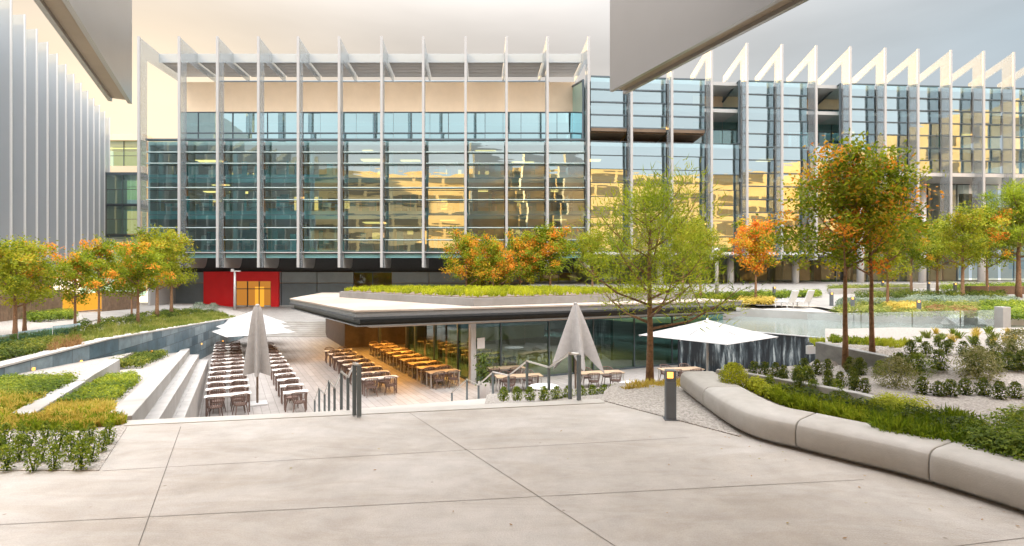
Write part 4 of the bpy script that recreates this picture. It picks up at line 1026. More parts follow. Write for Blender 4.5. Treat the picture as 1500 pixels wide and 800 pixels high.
# ---------------------------------------------------------------- parasols
def closed_parasol(px, d, ytop, ybot, rbot, rtop, label, lobes, flare, rag):
    b = Q(px, d, CZ); u = thing('parasol', label, 'parasol', tuple(b), 'parasols in the court')
    zt, zb = ZP(ytop, d), ZP(ybot, d); mb = MB(); n = 72; rows = 14
    for j in range(rows + 1):
        t = j / rows; r = lerp(rtop, rbot, t ** flare)
        for k in range(n):
            a = 2 * math.pi * k / n; fold = 1 - 2 * abs(math.sin(lobes * a / 2 + .4)); lob = 1 + (.34 * t + .16) * fold
            zz = lerp(zt, zb, t) - (rag * t * t * (fold * .5 + .5) * (1 + .4 * math.cos(2 * a + 1)))
            mb.v.append((b.x + r * lob * math.cos(a), b.y + r * lob * math.sin(a), zz))
    for j in range(rows):
        for k in range(n): mb.f.append([j * n + k, (j + 1) * n + k, (j + 1) * n + (k + 1) % n, j * n + (k + 1) % n]); mb.t.append(0)
    mb.f.append(list(range(n))); mb.t.append(0)
    mb.part('canopy', M['canvas'], u)
    mb = MB(); mb.tube([b, (b.x, b.y, zt - .05)], .045, 10); mb.part('pole', M['barkg'], u, True)
    mb = MB(); mb.lathe([(.05, .10), (.09, .05), (.09, 0), (.03, -.02)][::-1], 12, (b.x, b.y, zt)); mb.part('finial', M['canvas'], u, True)
    mb = MB(); mb.box((b.x, b.y, CZ + .04), (.75, .75, .08), YAW); mb.part('base', M['alum'], u, bevel=.01)
closed_parasol(377, 21.6, 449, 545, .44, .13, 'tall closed grey parasol standing between the two outdoor table rows', 6, .7, .12)
closed_parasol(843, 23.2, 446, 516, .90, .10, 'half folded grey parasol hanging in a wedge beside the right handrail', 5, .95, .75)
def open_parasol(px, d, yapex, side, drop, rz, label):
    b = Q(px, d, CZ); u = thing('parasol', label, 'parasol', tuple(b), 'parasols in the court'); za = ZP(yapex, d); mb = MB(); h = side / 2
    NN = 10; cr = math.cos(rz); sr = math.sin(rz)
    def pt(i, j):
        x, y = lerp(-h, h, i / NN), lerp(-h, h, j / NN); r = max(abs(x), abs(y)) / h; e_ = min(abs(x), abs(y)) / h
        z = za - drop * (r ** .92) - .07 * r * (1 - e_ / max(r, .001)) * 0 - .10 * math.sin(math.pi * r) * 1.0 * (1 - e_ / max(r, .01)) 
        return (b.x + x * cr - y * sr, b.y + x * sr + y * cr, z)
    for i in range(NN):
        for j in range(NN):
            A, B, C, D = pt(i, j), pt(i + 1, j), pt(i + 1, j + 1), pt(i, j + 1)
            if (i < NN / 2) == (j < NN / 2): mb.add([A, B, C, D], [(0, 1, 2), (0, 2, 3)])
            else: mb.add([A, B, C, D], [(0, 1, 3), (1, 2, 3)])
    c = mb.part('canopy', M['canvasw'], u); sm = c.modifiers.new('thickness', 'SOLIDIFY'); sm.thickness = .012
    for sx, sy in ((0, 0), (NN, 0), (NN, NN), (0, NN), (NN // 2, 0), (NN, NN // 2), (NN // 2, NN), (0, NN // 2)):
        e_ = Vector(pt(sx, sy)); mb = MB(); mb.tube([(b.x, b.y, za - .12), lerp(Vector((b.x, b.y, za - .12)), e_ - Vector((0, 0, .06)), .98)], .016, 5); mb.part('rib', M['alum'], u)
    mb = MB(); mb.tube([b, (b.x, b.y, za + .05)], .04, 10); mb.part('pole', M['alum'], u, True)
    mb = MB(); mb.box((b.x, b.y, CZ + .04), (.8, .8, .08), rz); mb.part('base', M['alum'], u, bevel=.01)
open_parasol(1036, 19.3, 468, 3.6, .62, math.radians(38), 'white open parasol on the right in front of the waterfall wall')
open_parasol(372, 32.0, 464, 3.9, .95, math.radians(41), 'nearest white open parasol of the stacked three on the left')
open_parasol(371, 36.0, 459, 3.9, .95, math.radians(41), 'middle white open parasol of the stacked three on the left')
open_parasol(371, 40.0, 455, 3.9, .95, math.radians(41), 'farthest white open parasol of the stacked three on the left')

# ---------------------------------------------------------------- far right garden furniture
o = MB(); a, b = hit(1418, 430, zg), hit(1530, 431, zg); o.wall(a, b, a.z - .1, a.z + .65, .7)
tag(o.top('timber_bench', M['brownbench'], tuple(a)), 'long dark brown timber bench far right under the trees', 'bench')
for (pa_, pb2, h, lab) in (((1215, 431), (1332, 428), .45, 'low white garden wall behind the two autumn trunks'), ((1255, 424), (1440, 421), .5, 'low white garden wall in front of the dark lobby'), ((1090, 433), (1200, 431), .4, 'low pale garden wall beyond the lounge chairs')):
    a, b = hit(*pa_, zg), hit(*pb2, zg); wallthing('garden_wall', [a[:2], b[:2]], min(a.z, b.z) - .2, [a.z + h, b.z + h], .35, 'whitewall', lab)
a = G(1475, 489, .02); o = MB(); o.box((a.x + .1, a.y + .3, .55), (.34, .4, 1.15)); tag(o.top('concrete_pillar', M['whitewall'], (a.x, a.y, 0), bevel=.02), 'short square concrete pillar at the right end of the pool wall', 'pillar')
o = MB(); c = Vector((a.x + 1.5, a.y - .5, .0)); 
for i in range(9):
    pass
pts = [(.75, 0), (.9, .18), (.7, .42), (.35, .56), (.05, .6)]; o.lathe(pts, 11, tuple(c)); o.v = [(x + .14 * math.sin(5 * y + 3 * z), y * .8 + c.y * .2 + .1 * math.sin(4 * x), z + .06 * math.sin(7 * x)) for x, y, z in o.v]
tag(o.top('boulder', M['rock'], tuple(c)), 'pale boulder beside the square concrete pillar at right edge', 'rock')
gb = thing('glass_balustrade', 'clear frameless glass balustrade along the pool on the right', 'balustrade', (14, 21, 0))
ga, gc = Vector((11.4, 19.8)), Vector((21.6, 22.4))
for i in range(4):
    a, b = lerp(ga, gc, i / 4 + .004), lerp(ga, gc, (i + 1) / 4 - .004); mb = MB(); mb.wall(a, b, -.3, .95, .018); mb.part('glass_pane', M['glassR'], gb)
mb = MB(); mb.wall(ga, gc, -.6, -.28, .1); mb.part('base_rail', M['alum'], gb)
mb = MB(); mb.prism([(8.75, 14.0), (10.1, 16.2), (12.6, 20.2), (22, 22.8), (40, 24), (40, 15.8), (12, 15.85)], -3.2, [.3, .2, -.3, -.3, -.3, .5, .5]); tag(mb.top('berm', M['gravel']), kind='structure')

# ---------------------------------------------------------------- plants
def inpoly(x, y, P):
    c = False; n = len(P)
    for i in range(n):
        a, b = P[i], P[(i + 1) % n]
        if (a[1] > y) != (b[1] > y) and x < (b[0] - a[0]) * (y - a[1]) / (b[1] - a[1]) + a[0]: c = not c
    return c
def sample(P, n):
    xs = [p[0] for p in P]; ys = [p[1] for p in P]; out_ = []; k = 0
    while len(out_) < n and k < n * 60:
        k += 1; x, y = R.uniform(min(xs), max(xs)), R.uniform(min(ys), max(ys))
        if inpoly(x, y, P): out_.append((x, y))
    return out_
def tuft(mb, p, h, n, w_, spread, tint):
    for _ in range(n):
        a = R.uniform(0, 6.28); s = spread * R.random() ** .6
        hh = h * R.uniform(.6, 1.1); b = Vector(p) + Vector((R.gauss(0, .03), R.gauss(0, .03), 0))
        mb.blade(b, b + Vector((s * math.cos(a), s * math.sin(a), hh * (1 - .5 * s / (spread + .001) * .6))), w_, min(1, max(.01, tint + R.uniform(-.3, .3))))
def mound(mb, p, r, h, n, ls, tint, asp=.55):
    for _ in range(n):
        a = R.uniform(0, 6.28); u = R.random() ** .5; z = math.sqrt(max(0, 1 - u * u)); rr = R.uniform(.75, 1.05)
        mb.leaf((p[0] + r * u * rr * math.cos(a), p[1] + r * u * rr * math.sin(a), p[2] + h * z * rr + .02), (u * math.cos(a) + R.uniform(-.5, .5), u * math.sin(a) + R.uniform(-.5, .5), z + R.uniform(-.2, .6)), ls * R.uniform(.6, 1.3), asp, min(1, max(.01, tint + R.uniform(-.35, .35))))
def bed(name, pxpoly, zf, n, kind, mat, h, label, cat='ground cover', ls=.07, per=12, world=False, tint=.5):
    P = [Vector((p[0], p[1], zf(*p))) for p in pxpoly] if world else [hit(px, py, zf) for px, py in pxpoly]
    mb = MB(); P2 = [(p.x, p.y) for p in P]
    for x, y in sample(P2, n):
        z = zf(x, y); s = R.uniform(.6, 1.25); tt = tint + .3 * math.sin(x * 2.1 + 1.3 * math.sin(y * 1.7)) * .7
        if kind == 'grass': tuft(mb, (x, y, z), h * s, per, .014 + h * .02, h * .6, tt)
        else: mound(mb, (x, y, z), h * .75 * s, h * s, per, ls, tt)
    c = P[0]; o_ = mb.top(name, LM[mat], (c.x, c.y, c.z)); return tag(o_, label, cat, kind='stuff')
zroof = lambda x, y: 1.34
bed('roof_grass', [(p.x, p.y) for p in inset(pb, .35)], zroof, 1500, 'grass', 'lime', .38, 'bright green grass growing in the planter on the pavilion roof', 'grass', per=16, world=True, tint=.35)
# left slope
bed('slope_grass', [(58, 517), (200, 491), (345, 466), (320, 458), (165, 481), (70, 500)], zleft, 1100, 'grass', 'grass', .34, 'pale green grasses along the top of the blue stone wall', 'grass', per=14)
bed('ground_cover', [(-20, 535), (60, 518), (80, 500), (-20, 515)], zleft, 300, 'mound', 'dark', .26, 'dark green ground cover at the left edge above the stone wall', ls=.08, per=40)
bed('ground_cover', [(120, 490), (168, 481), (318, 458), (258, 456), (180, 468), (110, 478)], zleft, 340, 'mound', 'dark', .34, 'dark green ground cover under the left autumn trees', ls=.1, per=46)
bed('ground_cover', [(40, 474), (108, 468), (110, 460), (40, 464)], zleft, 160, 'mound', 'green', .38, 'green ground cover before the brown slatted fence', ls=.1, per=40)
bed('bronze_grass', [(70, 518), (120, 508), (118, 498), (75, 503)], zleft, 160, 'grass', 'bronze', .3, 'bronze grass clump above the stone wall near the glass balustrade', 'grass', per=12)
# left planters
zA = lambda x, y: -.09 - .04 * (y - 8.55)
bed('ground_cover', [(-30, 588), (55, 590), (100, 566), (112, 556), (-30, 560)], zA, 420, 'mound', 'green', .20, 'leafy green ground cover in the far half of the leftmost bed', ls=.055, per=42)
bed('golden_grass', [(-20, 615), (14, 612), (60, 588), (-20, 586)], zA, 120, 'grass', 'gold', .24, 'golden grass in the near half of the leftmost bed', 'grass', per=18, tint=.7)
bed('ground_cover', [(88, 598), (155, 598), (205, 560), (195, 552), (120, 560)], zfB, 520, 'mound', 'green', .20, 'green ground cover in the middle bed between white walls', ls=.055, per=44)
bed('golden_grass', [(62, 615), (160, 615), (165, 598), (88, 596)], zfB, 120, 'grass', 'gold', .24, 'golden grass tufts in front of the middle bed', 'grass', per=20)
bed('ground_cover', [(158, 543), (205, 540), (246, 522), (228, 520), (170, 532)], zfB, 260, 'mound', 'dark', .32, 'dark green ground cover in the far bed below the stone wall', ls=.08, per=44, tint=.6)
z0f = lambda x, y: .012
bed('fresh_grass', [(-30, 632), (120, 630), (180, 622), (178, 614), (-30, 616)], z0f, 200, 'grass', 'fresh', .16, 'green grass mixed into the strip behind the left box shrubs', 'grass', per=20)
bed('fresh_grass', [(-20, 615), (14, 612), (60, 588), (-20, 586)], zA, 200, 'grass', 'fresh', .2, 'green grass mixed with gold in the leftmost bed', 'grass', per=18)
bed('fresh_grass', [(66, 613), (158, 612), (165, 598), (90, 596)], zfB, 190, 'grass', 'fresh', .2, 'green grass mixed with gold in front of the middle bed', 'grass', per=18)
bed('ground_cover', [(100, 596), (155, 594), (200, 560), (150, 560)], zfB, 130, 'mound', 'lime', .21, 'yellow green patches in the middle bed between white walls', ls=.05, per=40, tint=.2)
bed('ground_cover', [(1140, 586), (1300, 628), (1420, 662), (1430, 640), (1350, 618), (1190, 588)], zr, 42, 'mound', 'dark', .24, 'dark leafy clumps among the grasses behind the bench', ls=.06, per=120)
bed('golden_grass', [(-30, 632), (120, 630), (180, 622), (178, 614), (-30, 616)], z0f, 130, 'grass', 'gold', .17, 'golden grass strip behind the box shrubs at the left', 'grass', per=22)
bed('golden_grass', [(912, 580), (1000, 574), (996, 566), (930, 568)], lambda x, y: -.12, 110, 'grass', 'gold', .24, 'golden grass at the foot of the pine tree', 'grass', per=18)
# beds behind the bench
bed('lime_plants', [(1092, 570), (1130, 588), (1150, 590), (1110, 567)], zr, 60, 'mound', 'lime', .18, 'low lime green plants beside the bench by the lime shrub', ls=.05, per=70)
bed('green_grass', [(1130, 588), (1200, 612), (1275, 632), (1260, 606), (1180, 592), (1140, 578)], zr, 320, 'grass', 'fresh', .24, 'lush green grass in the bed behind the middle of the bench', 'grass', per=26, tint=.7)
bed('green_grass', [(1275, 640), (1350, 655), (1420, 668), (1440, 640), (1400, 622), (1340, 622), (1280, 615)], zr, 300, 'grass', 'fresh', .28, 'yellow green grass behind the bench segment on the right', 'grass', per=26, tint=.25)
bed('flower_mound', [(1262, 612), (1330, 628), (1358, 615), (1300, 598)], zr, 60, 'mound', 'lime', .26, 'rounded yellow flowering mound behind the bench', 'flowers', ls=.035, per=150, tint=.4)
bed('leafy_plant', [(1425, 670), (1475, 692), (1560, 700), (1560, 640), (1490, 632), (1440, 652)], zr, 60, 'mound', 'green', .34, 'fern like bright green foliage at the right edge behind the bench', 'foliage', ls=.05, per=170, tint=.6)
bed('berm_grass', [(1215, 502), (1320, 510), (1330, 502), (1220, 496)], lambda x, y: max(.72, zr(x, y)), 120, 'grass', 'green', .16, 'green grass on top of the grey retaining wall', 'grass', per=18, tint=.8)
bed('wall_grass', [(9.2, 15.6), (12.5, 15.8), (12.5, 17.5), (9.8, 16.8)], lambda x, y: .25, 140, 'grass', 'green', .22, 'green grass strip beside the pool behind the retaining wall', 'grass', per=18, tint=.8, world=True)
# far right garden
for poly, k, mt, h, lab in (
        ([(1215, 463), (1480, 470), (1500, 452), (1420, 448), (1240, 448)], 'mound', 'grass', .42, 'mixed light green planting just behind the pool wall'),
        ([(1225, 449), (1330, 451), (1330, 445), (1235, 443)], 'mound', 'teal', .36, 'grey green planting left of the pale trunk behind the pool'),
        ([(1300, 458), (1345, 460), (1340, 451), (1295, 451)], 'mound', 'gold', .4, 'golden planting around the lone bollard behind the pool'),
        ([(1355, 462), (1420, 466), (1430, 457), (1360, 454)], 'mound', 'bronze', .34, 'reddish brown planting behind the pool wall'),
        ([(1440, 470), (1530, 472), (1530, 450), (1440, 450)], 'mound', 'green', .55, 'dense green planting at the right edge behind the pool'),
        ([(1330, 446), (1480, 449), (1490, 442), (1330, 440)], 'mound', 'teal', .42, 'silvery planting band in the middle of the far garden'),
        ([(1255, 440), (1470, 441), (1470, 434), (1255, 434)], 'mound', 'dark', .6, 'dark hedge like planting band in the far garden'),
        ([(1090, 440), (1200, 436), (1200, 430), (1090, 432)], 'mound', 'green', .4, 'green planting beyond the lounge chairs'),
        ([(1080, 446), (1130, 447), (1135, 441), (1085, 440)], 'mound', 'gold', .32, 'orange planting right of the pavilion roof end'),
        ([(1215, 430), (1330, 429), (1330, 423), (1215, 424)], 'mound', 'grass', .5, 'light green planting above the low white garden wall'),
        ([(1380, 427), (1540, 427), (1540, 420), (1380, 420)], 'mound', 'green', .5, 'green lawn like planting far right below the glass wing'),
        ([(1000, 441), (1090, 440), (1090, 434), (1000, 435)], 'mound', 'green', .4, 'green planting around the white lamp post')):
    bed('planting', poly, zg, 420 if h < .6 else 300, k, mt, h, lab, 'planting', ls=.13, per=34)

mb = MB()
for _ in range(70):
    if R.random() < .6:
        t = R.random(); p = cat(path, t) + Vector((-abs(R.gauss(.05, .35)), -abs(R.gauss(0, .2)), 0))
    else: p = Vector((R.uniform(-4.5, 4.5), R.uniform(3.4, 8.2), 0))
    mb.leaf((p.x, p.y, .012), (R.gauss(0, .15), R.gauss(0, .15), 1), R.uniform(.025, .055), .5, R.uniform(.3, 1))
tag(mb.top('leaf_litter', LM['bronze'], (3, 6, 0)), 'small dry fallen leaves scattered over the paving and along the bench', 'leaves', kind='stuff')
# individual box shrubs
def shrub_mesh(seed, h, r, n, ls, mat, name='shrub', upright=True):
    mb = MB()
    for _ in range(n):
        a = R.uniform(0, 6.28); t = R.random(); rr = r * (math.sin(math.pi * min(1, .18 + t * .8)) ** .6) * R.uniform(.55, 1.08)
        mb.leaf((rr * math.cos(a), rr * math.sin(a), .02 + t * h * R.uniform(.9, 1.06)), (math.cos(a) + R.uniform(-.6, .6), math.sin(a) + R.uniform(-.6, .6), .5 + R.uniform(-.5, .8)), ls * R.uniform(.6, 1.4), .5, R.uniform(.02, .75) if R.random() < .8 else R.uniform(.6, 1))
    for k in range(6):
        a = R.uniform(0, 6.28); mb.tube([(0, 0, 0), (r * .5 * math.cos(a), r * .5 * math.sin(a), h * .75)], [.012, .005], 4, .02)
    for k in range(4):
        a = R.uniform(0, 6.28); x, y = r * .6 * R.random() * math.cos(a), r * .6 * R.random() * math.sin(a)
        for q in range(7): mb.leaf((x + R.gauss(0, .02), y + R.gauss(0, .02), h * (.95 + .015 * q)), (R.uniform(-1, 1), R.uniform(-1, 1), .4), ls, .4, R.uniform(.4, 1))
    return mb.data(name, LM[mat])
SM = [shrub_mesh(i, .5, .19, 520, .06, 'dark') for i in range(4)]
SL = [shrub_mesh(i + 20, .5, .15, 330, .055, 'green') for i in range(4)]
SG = [shrub_mesh(i, .45, .22, 420, .065, 'green') for i in range(2)]
def put(name, me, p, sc, label, cat, group=None):
    o_ = bpy.data.objects.new(name, me); col.objects.link(o_); o_.location = p; o_.scale = (sc, sc, sc) if not isinstance(sc, tuple) else sc; o_.rotation_euler.z = R.uniform(0, 6.28)
    return tag(o_, label, cat, group)
rows_l = [(689, [8, 47, 80, 119], 'front'), (676, [-8, 27, 64, 100, 134], 'second'), (663, [8, 46, 84, 120, 148], 'third'), (650, [-4, 30, 66, 102, 136, 160], 'rear')]
for y, xs_, nm in rows_l:
    for i, x in enumerate(xs_):
        p = G(x + R.uniform(-3, 3), y + R.uniform(-2, 2), .012); put('box_shrub', R.choice(SL), p, R.uniform(.52, .72), 'upright green box shrub, %s from the left in the %s row of the left bed' % (ORD[i], nm), 'shrub', 'box shrubs in the left gravel bed')
rows_r = [(579, [1352, 1374, 1393, 1415, 1438, 1462, 1485], 'front'), (545, [1318, 1342, 1372, 1430, 1456, 1478, 1498], 'middle'), (522, [1335, 1360, 1385, 1408, 1432, 1460, 1482], 'upper'), (508, [1372, 1395, 1425, 1452, 1480], 'highest')]
for y, xs_, nm in rows_r:
    for i, x in enumerate(xs_):
        p = hit(x + R.uniform(-4, 4), y + R.uniform(-3, 3) + (i * .9 if nm == 'front' else 0), zr); hpx = {'front': 26, 'middle': 32, 'upper': 21, 'highest': 15}[nm]
        sc = hpx * p.y / F / .52; put('box_shrub', R.choice(SM), p, (sc * 1.12, sc * 1.12, sc * R.uniform(.8, 1.0)), 'dark box shrub, %s from the left in the %s row of the right gravel slope' % (ORD[i], nm), 'shrub', 'box shrubs on the right gravel slope')
rows_c = [(556, [1102, 1118, 1135, 1152, 1170, 1186], 'rear'), (566, [1128, 1146, 1166, 1188, 1210, 1232, 1252], 'middle'), (576, [1172, 1190, 1210, 1228, 1248, 1270], 'front'), (548, [1178, 1198, 1215, 1246, 1264, 1288], 'farthest')]
for y, xs_, nm in rows_c:
    for i, x in enumerate(xs_):
        p = hit(x + R.uniform(-4, 4), y + R.uniform(-2, 2), zr); sc = 24 * p.y / F / .52
        put('box_shrub', R.choice(SM + SG[:1]), p, sc * R.uniform(.85, 1.1), 'small box shrub, %s from the left in the %s row below the autumn trees' % (ORD[i], nm), 'shrub', 'box shrubs below the autumn trees')
for i, x in enumerate((738, 758, 776, 797, 815, 832, 851, 868, 885, 900)):
    d_ = 10.9 + .12 * i * .4; p = Q(x, d_, ZP(584 - i * .4 , d_) - .05); put('edge_shrub', R.choice(SG), p, .62 + .03 * (i > 5), 'green shrub beyond the plaza edge, %s from the left behind the right handrail' % ORD[i], 'shrub', 'shrubs behind the right handrail')
m = MB(); m.prism([(-.6, 10.6), (1.6, 10.12), (2.0, 10.6), (3.85, 11.0), (3.9, 12.6), (-.6, 12.4)], -3.2, [-.35, -.16, -.1, -.12, -.22, -.45]); tag(m.top('planter_bed', M['gravel']), kind='structure')
# larger bushes
LS = shrub_mesh(1, 1.0, .62, 2600, .085, 'lime'); WS = shrub_mesh(2, 1.0, .66, 2400, .06, 'wispy'); TS = shrub_mesh(3, 1.0, .8, 1500, .09, 'teal'); DS = shrub_mesh(4, 1.0, .6, 1200, .06, 'green')
for px, py, hp, me, lab in ((1075, 567, 34, LS, 'bright lime green bush at the far end of the concrete bench'), (1312, 568, 44, WS, 'large wispy olive bush right of the second autumn trunk'),
                            (1432, 556, 46, WS, 'wispy olive bush between box shrubs on the right slope'), (1492, 530, 46, WS, 'wispy olive bush at the right edge of the gravel slope'), (1255, 548, 20, WS, 'small dry bush between the two autumn trunks'),
                            (1346, 552, 34, DS, 'rounded yellow green shrub on the upper right slope'), (1435, 662, 44, DS, 'upright dark leafy shrub behind the bench at the right')):
    p = hit(px, py, zr); sc = hp * p.y / F; put('bush', me, p, sc, lab, 'bush')
for px, py, hp, lab in ((292, 457, 14, 'grey green rounded bush left of the red entrance'), (312, 455, 11, 'small grey green bush beside the red entrance')):
    p = hit(px, py, zleft); put('bush', TS, p, hp * p.y / F, lab, 'bush')
TSm = []
for kname in ('gold', 'green', 'grass'):
    mb = MB(); tuft(mb, (0, 0, 0), .25, 60, .016, .18, .5); TSm.append(mb.data('tuft', LM[kname]))
k = 0
for y, xs_ in ((490, range(1372, 1500, 26)), (496, range(1360, 1500, 24)), (503, range(1350, 1500, 25))):
    for i, x in enumerate(xs_):
        p = hit(x + R.uniform(-6, 6), y + R.uniform(-2, 2), zr); put('grass_tuft', R.choice(TSm), p, R.uniform(.7, 1.1), 'small grass tuft, %s from the left in the %s row on the pale berm' % (ORD[i], {490: 'top', 496: 'middle', 503: 'bottom'}[y]), 'grass tuft', 'grass tufts on the pale berm')

# ---------------------------------------------------------------- trees
def gen_tree(seed, h, th, rx, rz, leaves, ls, r0, mat, bark, kind='round', lean=0, tmean=.45, tvar=.3, nl=11):
    global R
    keep = R; R = random.Random(seed)
    tb, cb = MB(), MB()
    top = h * .86; path_ = []
    for i in range(8):
        t = i / 7; path_.append(Vector((lean * t * t + R.gauss(0, .02) * t * h * .25, R.gauss(0, .02) * t * h * .25, t * top)))
    tb.tube(path_, [r0 * (1.25 if i == 0 else 1) * (1 - .85 * i / 7) for i in range(8)], 9, .1)
    cz = h - rz; tips = []
    for k in range(nl):
        t = th / top + (1 - th / top) * (k / nl) * .95; i = min(6, int(t * 7)); p = lerp(path_[i], path_[i + 1], t * 7 - i)
        a = k * 2.4 + R.uniform(-.4, .4); fr = (k / nl)
        if kind == 'pine':
            ln = rx * (1.05 - .55 * fr) * R.uniform(.75, 1.1); up = .25 + .55 * fr
        else:
            ln = rx * R.uniform(.6, 1.0) * (1 - .35 * fr); up = .45 + .5 * fr
        dv = Vector((math.cos(a), math.sin(a), up)).normalized()
        q1 = p + dv * ln * .45; q2 = p + dv * ln * .8 + Vector((0, 0, ln * .12)); q3 = p + dv * ln + Vector((0, 0, ln * .25))
        rr = r0 * (.42 - .22 * fr); tb.tube([p, q1, q2, q3], [rr, rr * .7, rr * .45, rr * .18], 6, .1)
        tips += [q2, q3]
        for s in range(4):
            b = lerp(p, q2, .35 + .2 * s); e_ = b + Vector((R.gauss(0, 1), R.gauss(0, 1), R.uniform(0, .9))).normalized() * ln * R.uniform(.3, .5)
            tb.tube([b, lerp(b, e_, .5) + Vector((0, 0, .03)), e_], [rr * .35, rr * .22, rr * .08], 5, .1); tips.append(e_)
    tips.append(path_[-1]); tips.append(path_[-1] + Vector((0, 0, h - top - rz * .1)))
    cl = []
    for p in tips: cl.append((p, rx * (R.uniform(.12, .22) if kind != 'pine' else R.uniform(.14, .24))))
    extra = 26 if kind != 'pine' else 10
    for _ in range(extra):
        a, u, v = R.uniform(0, 6.28), R.uniform(-.8, 1), R.random() ** .35 * R.choice((1, 1, 1.13))
        s = math.sqrt(max(0, 1 - u * u)) * v; cl.append((Vector((lean + rx * s * math.cos(a), rx * s * math.sin(a), cz + rz * u * v)), rx * R.uniform(.10, .21)))
    per = max(4, leaves // len(cl))
    for p, cr in cl:
        tt = min(.95, max(.03, R.gauss(.74, .11) if R.random() < tmean else R.gauss(.24, .10))) if mat == 'autumn' else min(.95, max(.05, R.gauss(tmean, tvar))); n_ = int(per * R.uniform(.5, 1.5))
        for _ in range(n_):
            o_ = Vector((R.gauss(0, 1), R.gauss(0, 1), R.gauss(0, .75))) * cr * .62
            tv = min(1, max(.01, tt + R.gauss(0, .10)))
            if kind == 'pine':
                b = p + o_; dv = (o_.normalized() * .6 + Vector((R.gauss(0, .6), R.gauss(0, .6), .6 + R.gauss(0, .4)))).normalized()
                sd = dv.cross(Vector((R.gauss(0, 1), R.gauss(0, 1), R.gauss(0, 1)))).normalized() * ls * .085
                e_ = b + dv * ls * 1.5; cb.add([b - sd, b + sd, e_], [(0, 1, 2)], tv)
            else:
                cb.leaf(p + o_, (R.gauss(0, .7), R.gauss(0, .7), .6 + R.gauss(0, .5)), ls * R.uniform(.6, 1.35), .5, tv)
    R = keep
    root = thing('tree', '', 'tree', (0, 0, 0), local=True)
    tb.t = [0] * len(tb.t)
    tb.part('trunk', M[bark], root, True); cb.part('crown', LM[mat], root)
    root['h'] = h
    return Placer(root), h
T_A = gen_tree(3, 4.8, 2.0, 1.42, 1.5, 9500, .088, .058, 'autumn', 'barkd', tmean=.25, nl=14)
T_B = gen_tree(5, 4.8, 1.9, 1.25, 1.55, 8500, .088, .055, 'autumn', 'barkd', tmean=.30, lean=.25, nl=14)
T_C = gen_tree(8, 5.0, 1.7, 1.75, 1.5, 7500, .15, .09, 'autumn', 'bark', tmean=.8)
T_G = gen_tree(28, 5.0, 1.2, 2.1, 1.8, 9500, .15, .09, 'autumn', 'bark', tmean=.5, nl=13)
T_C2 = gen_tree(18, 5.0, 1.6, 1.65, 1.5, 7500, .14, .09, 'autumn', 'bark', tmean=.24)
T_D = gen_tree(9, 5.0, 1.6, 1.8, 1.5, 7500, .13, .10, 'yellowgreen', 'bark', tmean=.5, tvar=.2)
T_P = gen_tree(12, 4.75, 1.3, 1.75, 1.7, 8200, .12, .085, 'pine', 'bark', kind='pine', tmean=.5, tvar=.2, nl=20)
T_Q = gen_tree(14, 5.0, 1.6, 1.5, 1.6, 9000, .17, .11, 'pine', 'bark', kind='pine', tmean=.35, tvar=.2, nl=18)
def tree(T, px, py, ytop, zf, label, grp, wide=1.0, d=None):
    p = hit(px, py, zf) if d is None else Q(px, d, ZP(py, d)); hh = (py - ytop) * p.y / F; s = hh / T[1]
    T[0](tuple(p), R.uniform(0, 6.28), label, (s * wide, s * wide, s), grp)
gl, gr_, gm = 'young trees on the left slope', 'garden trees on the right', 'trees beyond the pavilion'
tree(T_D, 22, 497, 352, zleft, 'yellow green tree at the left edge, front of two close trunks', gl, 1.1)
tree(T_C2, 36, 490, 348, zleft, 'greenish orange tree at the left edge, second of two close trunks', gl)
tree(T_C2, 110, 486, 366, zleft, 'small green and orange tree, right of the glass balustrade', gl, .95)
tree(T_C2, 145, 478, 346, zleft, 'orange tinted tree with a dark trunk before the glowing fence panel', gl, .8)
tree(T_C2, 202, 476, 350, zleft, 'round orange green tree in front of the fence end', gl, 1.0)
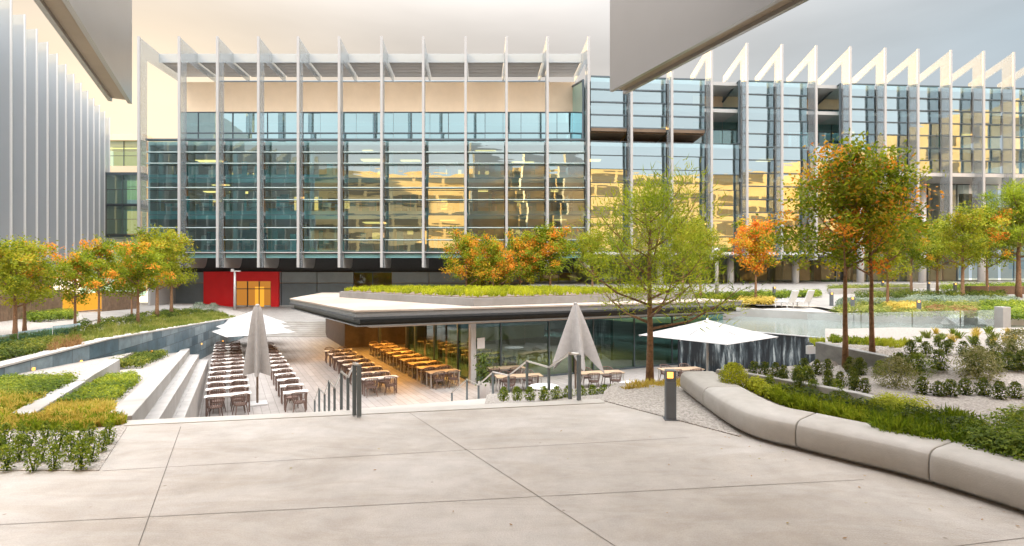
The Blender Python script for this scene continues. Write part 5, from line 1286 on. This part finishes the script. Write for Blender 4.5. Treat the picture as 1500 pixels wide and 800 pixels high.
tree(T_C2, 193, 463, 372, zleft, 'thin trunked orange tree half hidden behind the round orange green tree', gl, .8)
tree(T_D, 230, 467, 335, zleft, 'yellow green tree left of the red entrance, taller of a close pair', gl, 1.0)
tree(T_D, 251, 461, 342, zleft, 'yellow green tree nearest the red entrance', gl, .95)
tree(T_P, 952, 568, 254, zg, 'slender young pine in front of the pavilion glass', None, 1.0, d=12.0)
tree(T_A, 1238, 542, 212, zr, 'green and orange autumn tree on the right, nearer trunk', gr_, 1.0)
tree(T_B, 1278, 530, 216, zr, 'orange tipped autumn tree with curved trunk, right of the nearer one', gr_, 1.05)
tree(T_C, 1107, 442, 324, zg, 'bright orange tree right of the white lamp post', gr_, .95)
tree(T_D, 1300, 452, 330, zg, 'yellow green tree with thick pale trunk behind the autumn pair', gr_, .9)
tree(T_D, 1410, 440, 302, zg, 'yellow green tree standing before the fins on the right', gr_, .95)
tree(T_D, 1373, 430, 326, zg, 'smaller yellow green tree left of the brown bench', gr_, .9)
tree(T_C2, 1446, 436, 300, zg, 'green orange tree behind the brown bench', gr_, .8)
tree(T_Q, 1492, 436, 268, zg, 'dark green pine at the right edge', gr_, 1.0)
tree(T_C2, 1335, 432, 318, zg, 'orange green tree right of the thick pale trunk', gr_, .9)
tree(T_G, 683, 443, 343, zg, 'orange and green tree behind the roof planter, leftmost of the bushy mass', gm, 1.0, d=50)
tree(T_G, 722, 444, 350, zg, 'low orange tree behind the roof planter, second of the bushy mass', gm, 1.0, d=48)
tree(T_G, 762, 443, 345, zg, 'golden orange tree behind the roof planter, third of the bushy mass', gm, .95, d=50)
tree(T_C2, 806, 440, 327, zg, 'green orange tree behind the roof planter, left of the pine', gm, 1.15, d=50)
tree(T_D, 868, 440, 336, zg, 'yellow green tree behind the roof, hidden partly by the pine crown', gm, 1.0, d=50)
tree(T_D, 1000, 440, 316, zg, 'yellow green tree just right of the pine crown', gm, 1.0, d=46)
tree(T_D, 1026, 440, 326, zg, 'yellow green tree left of the white lamp post', gm, .85)
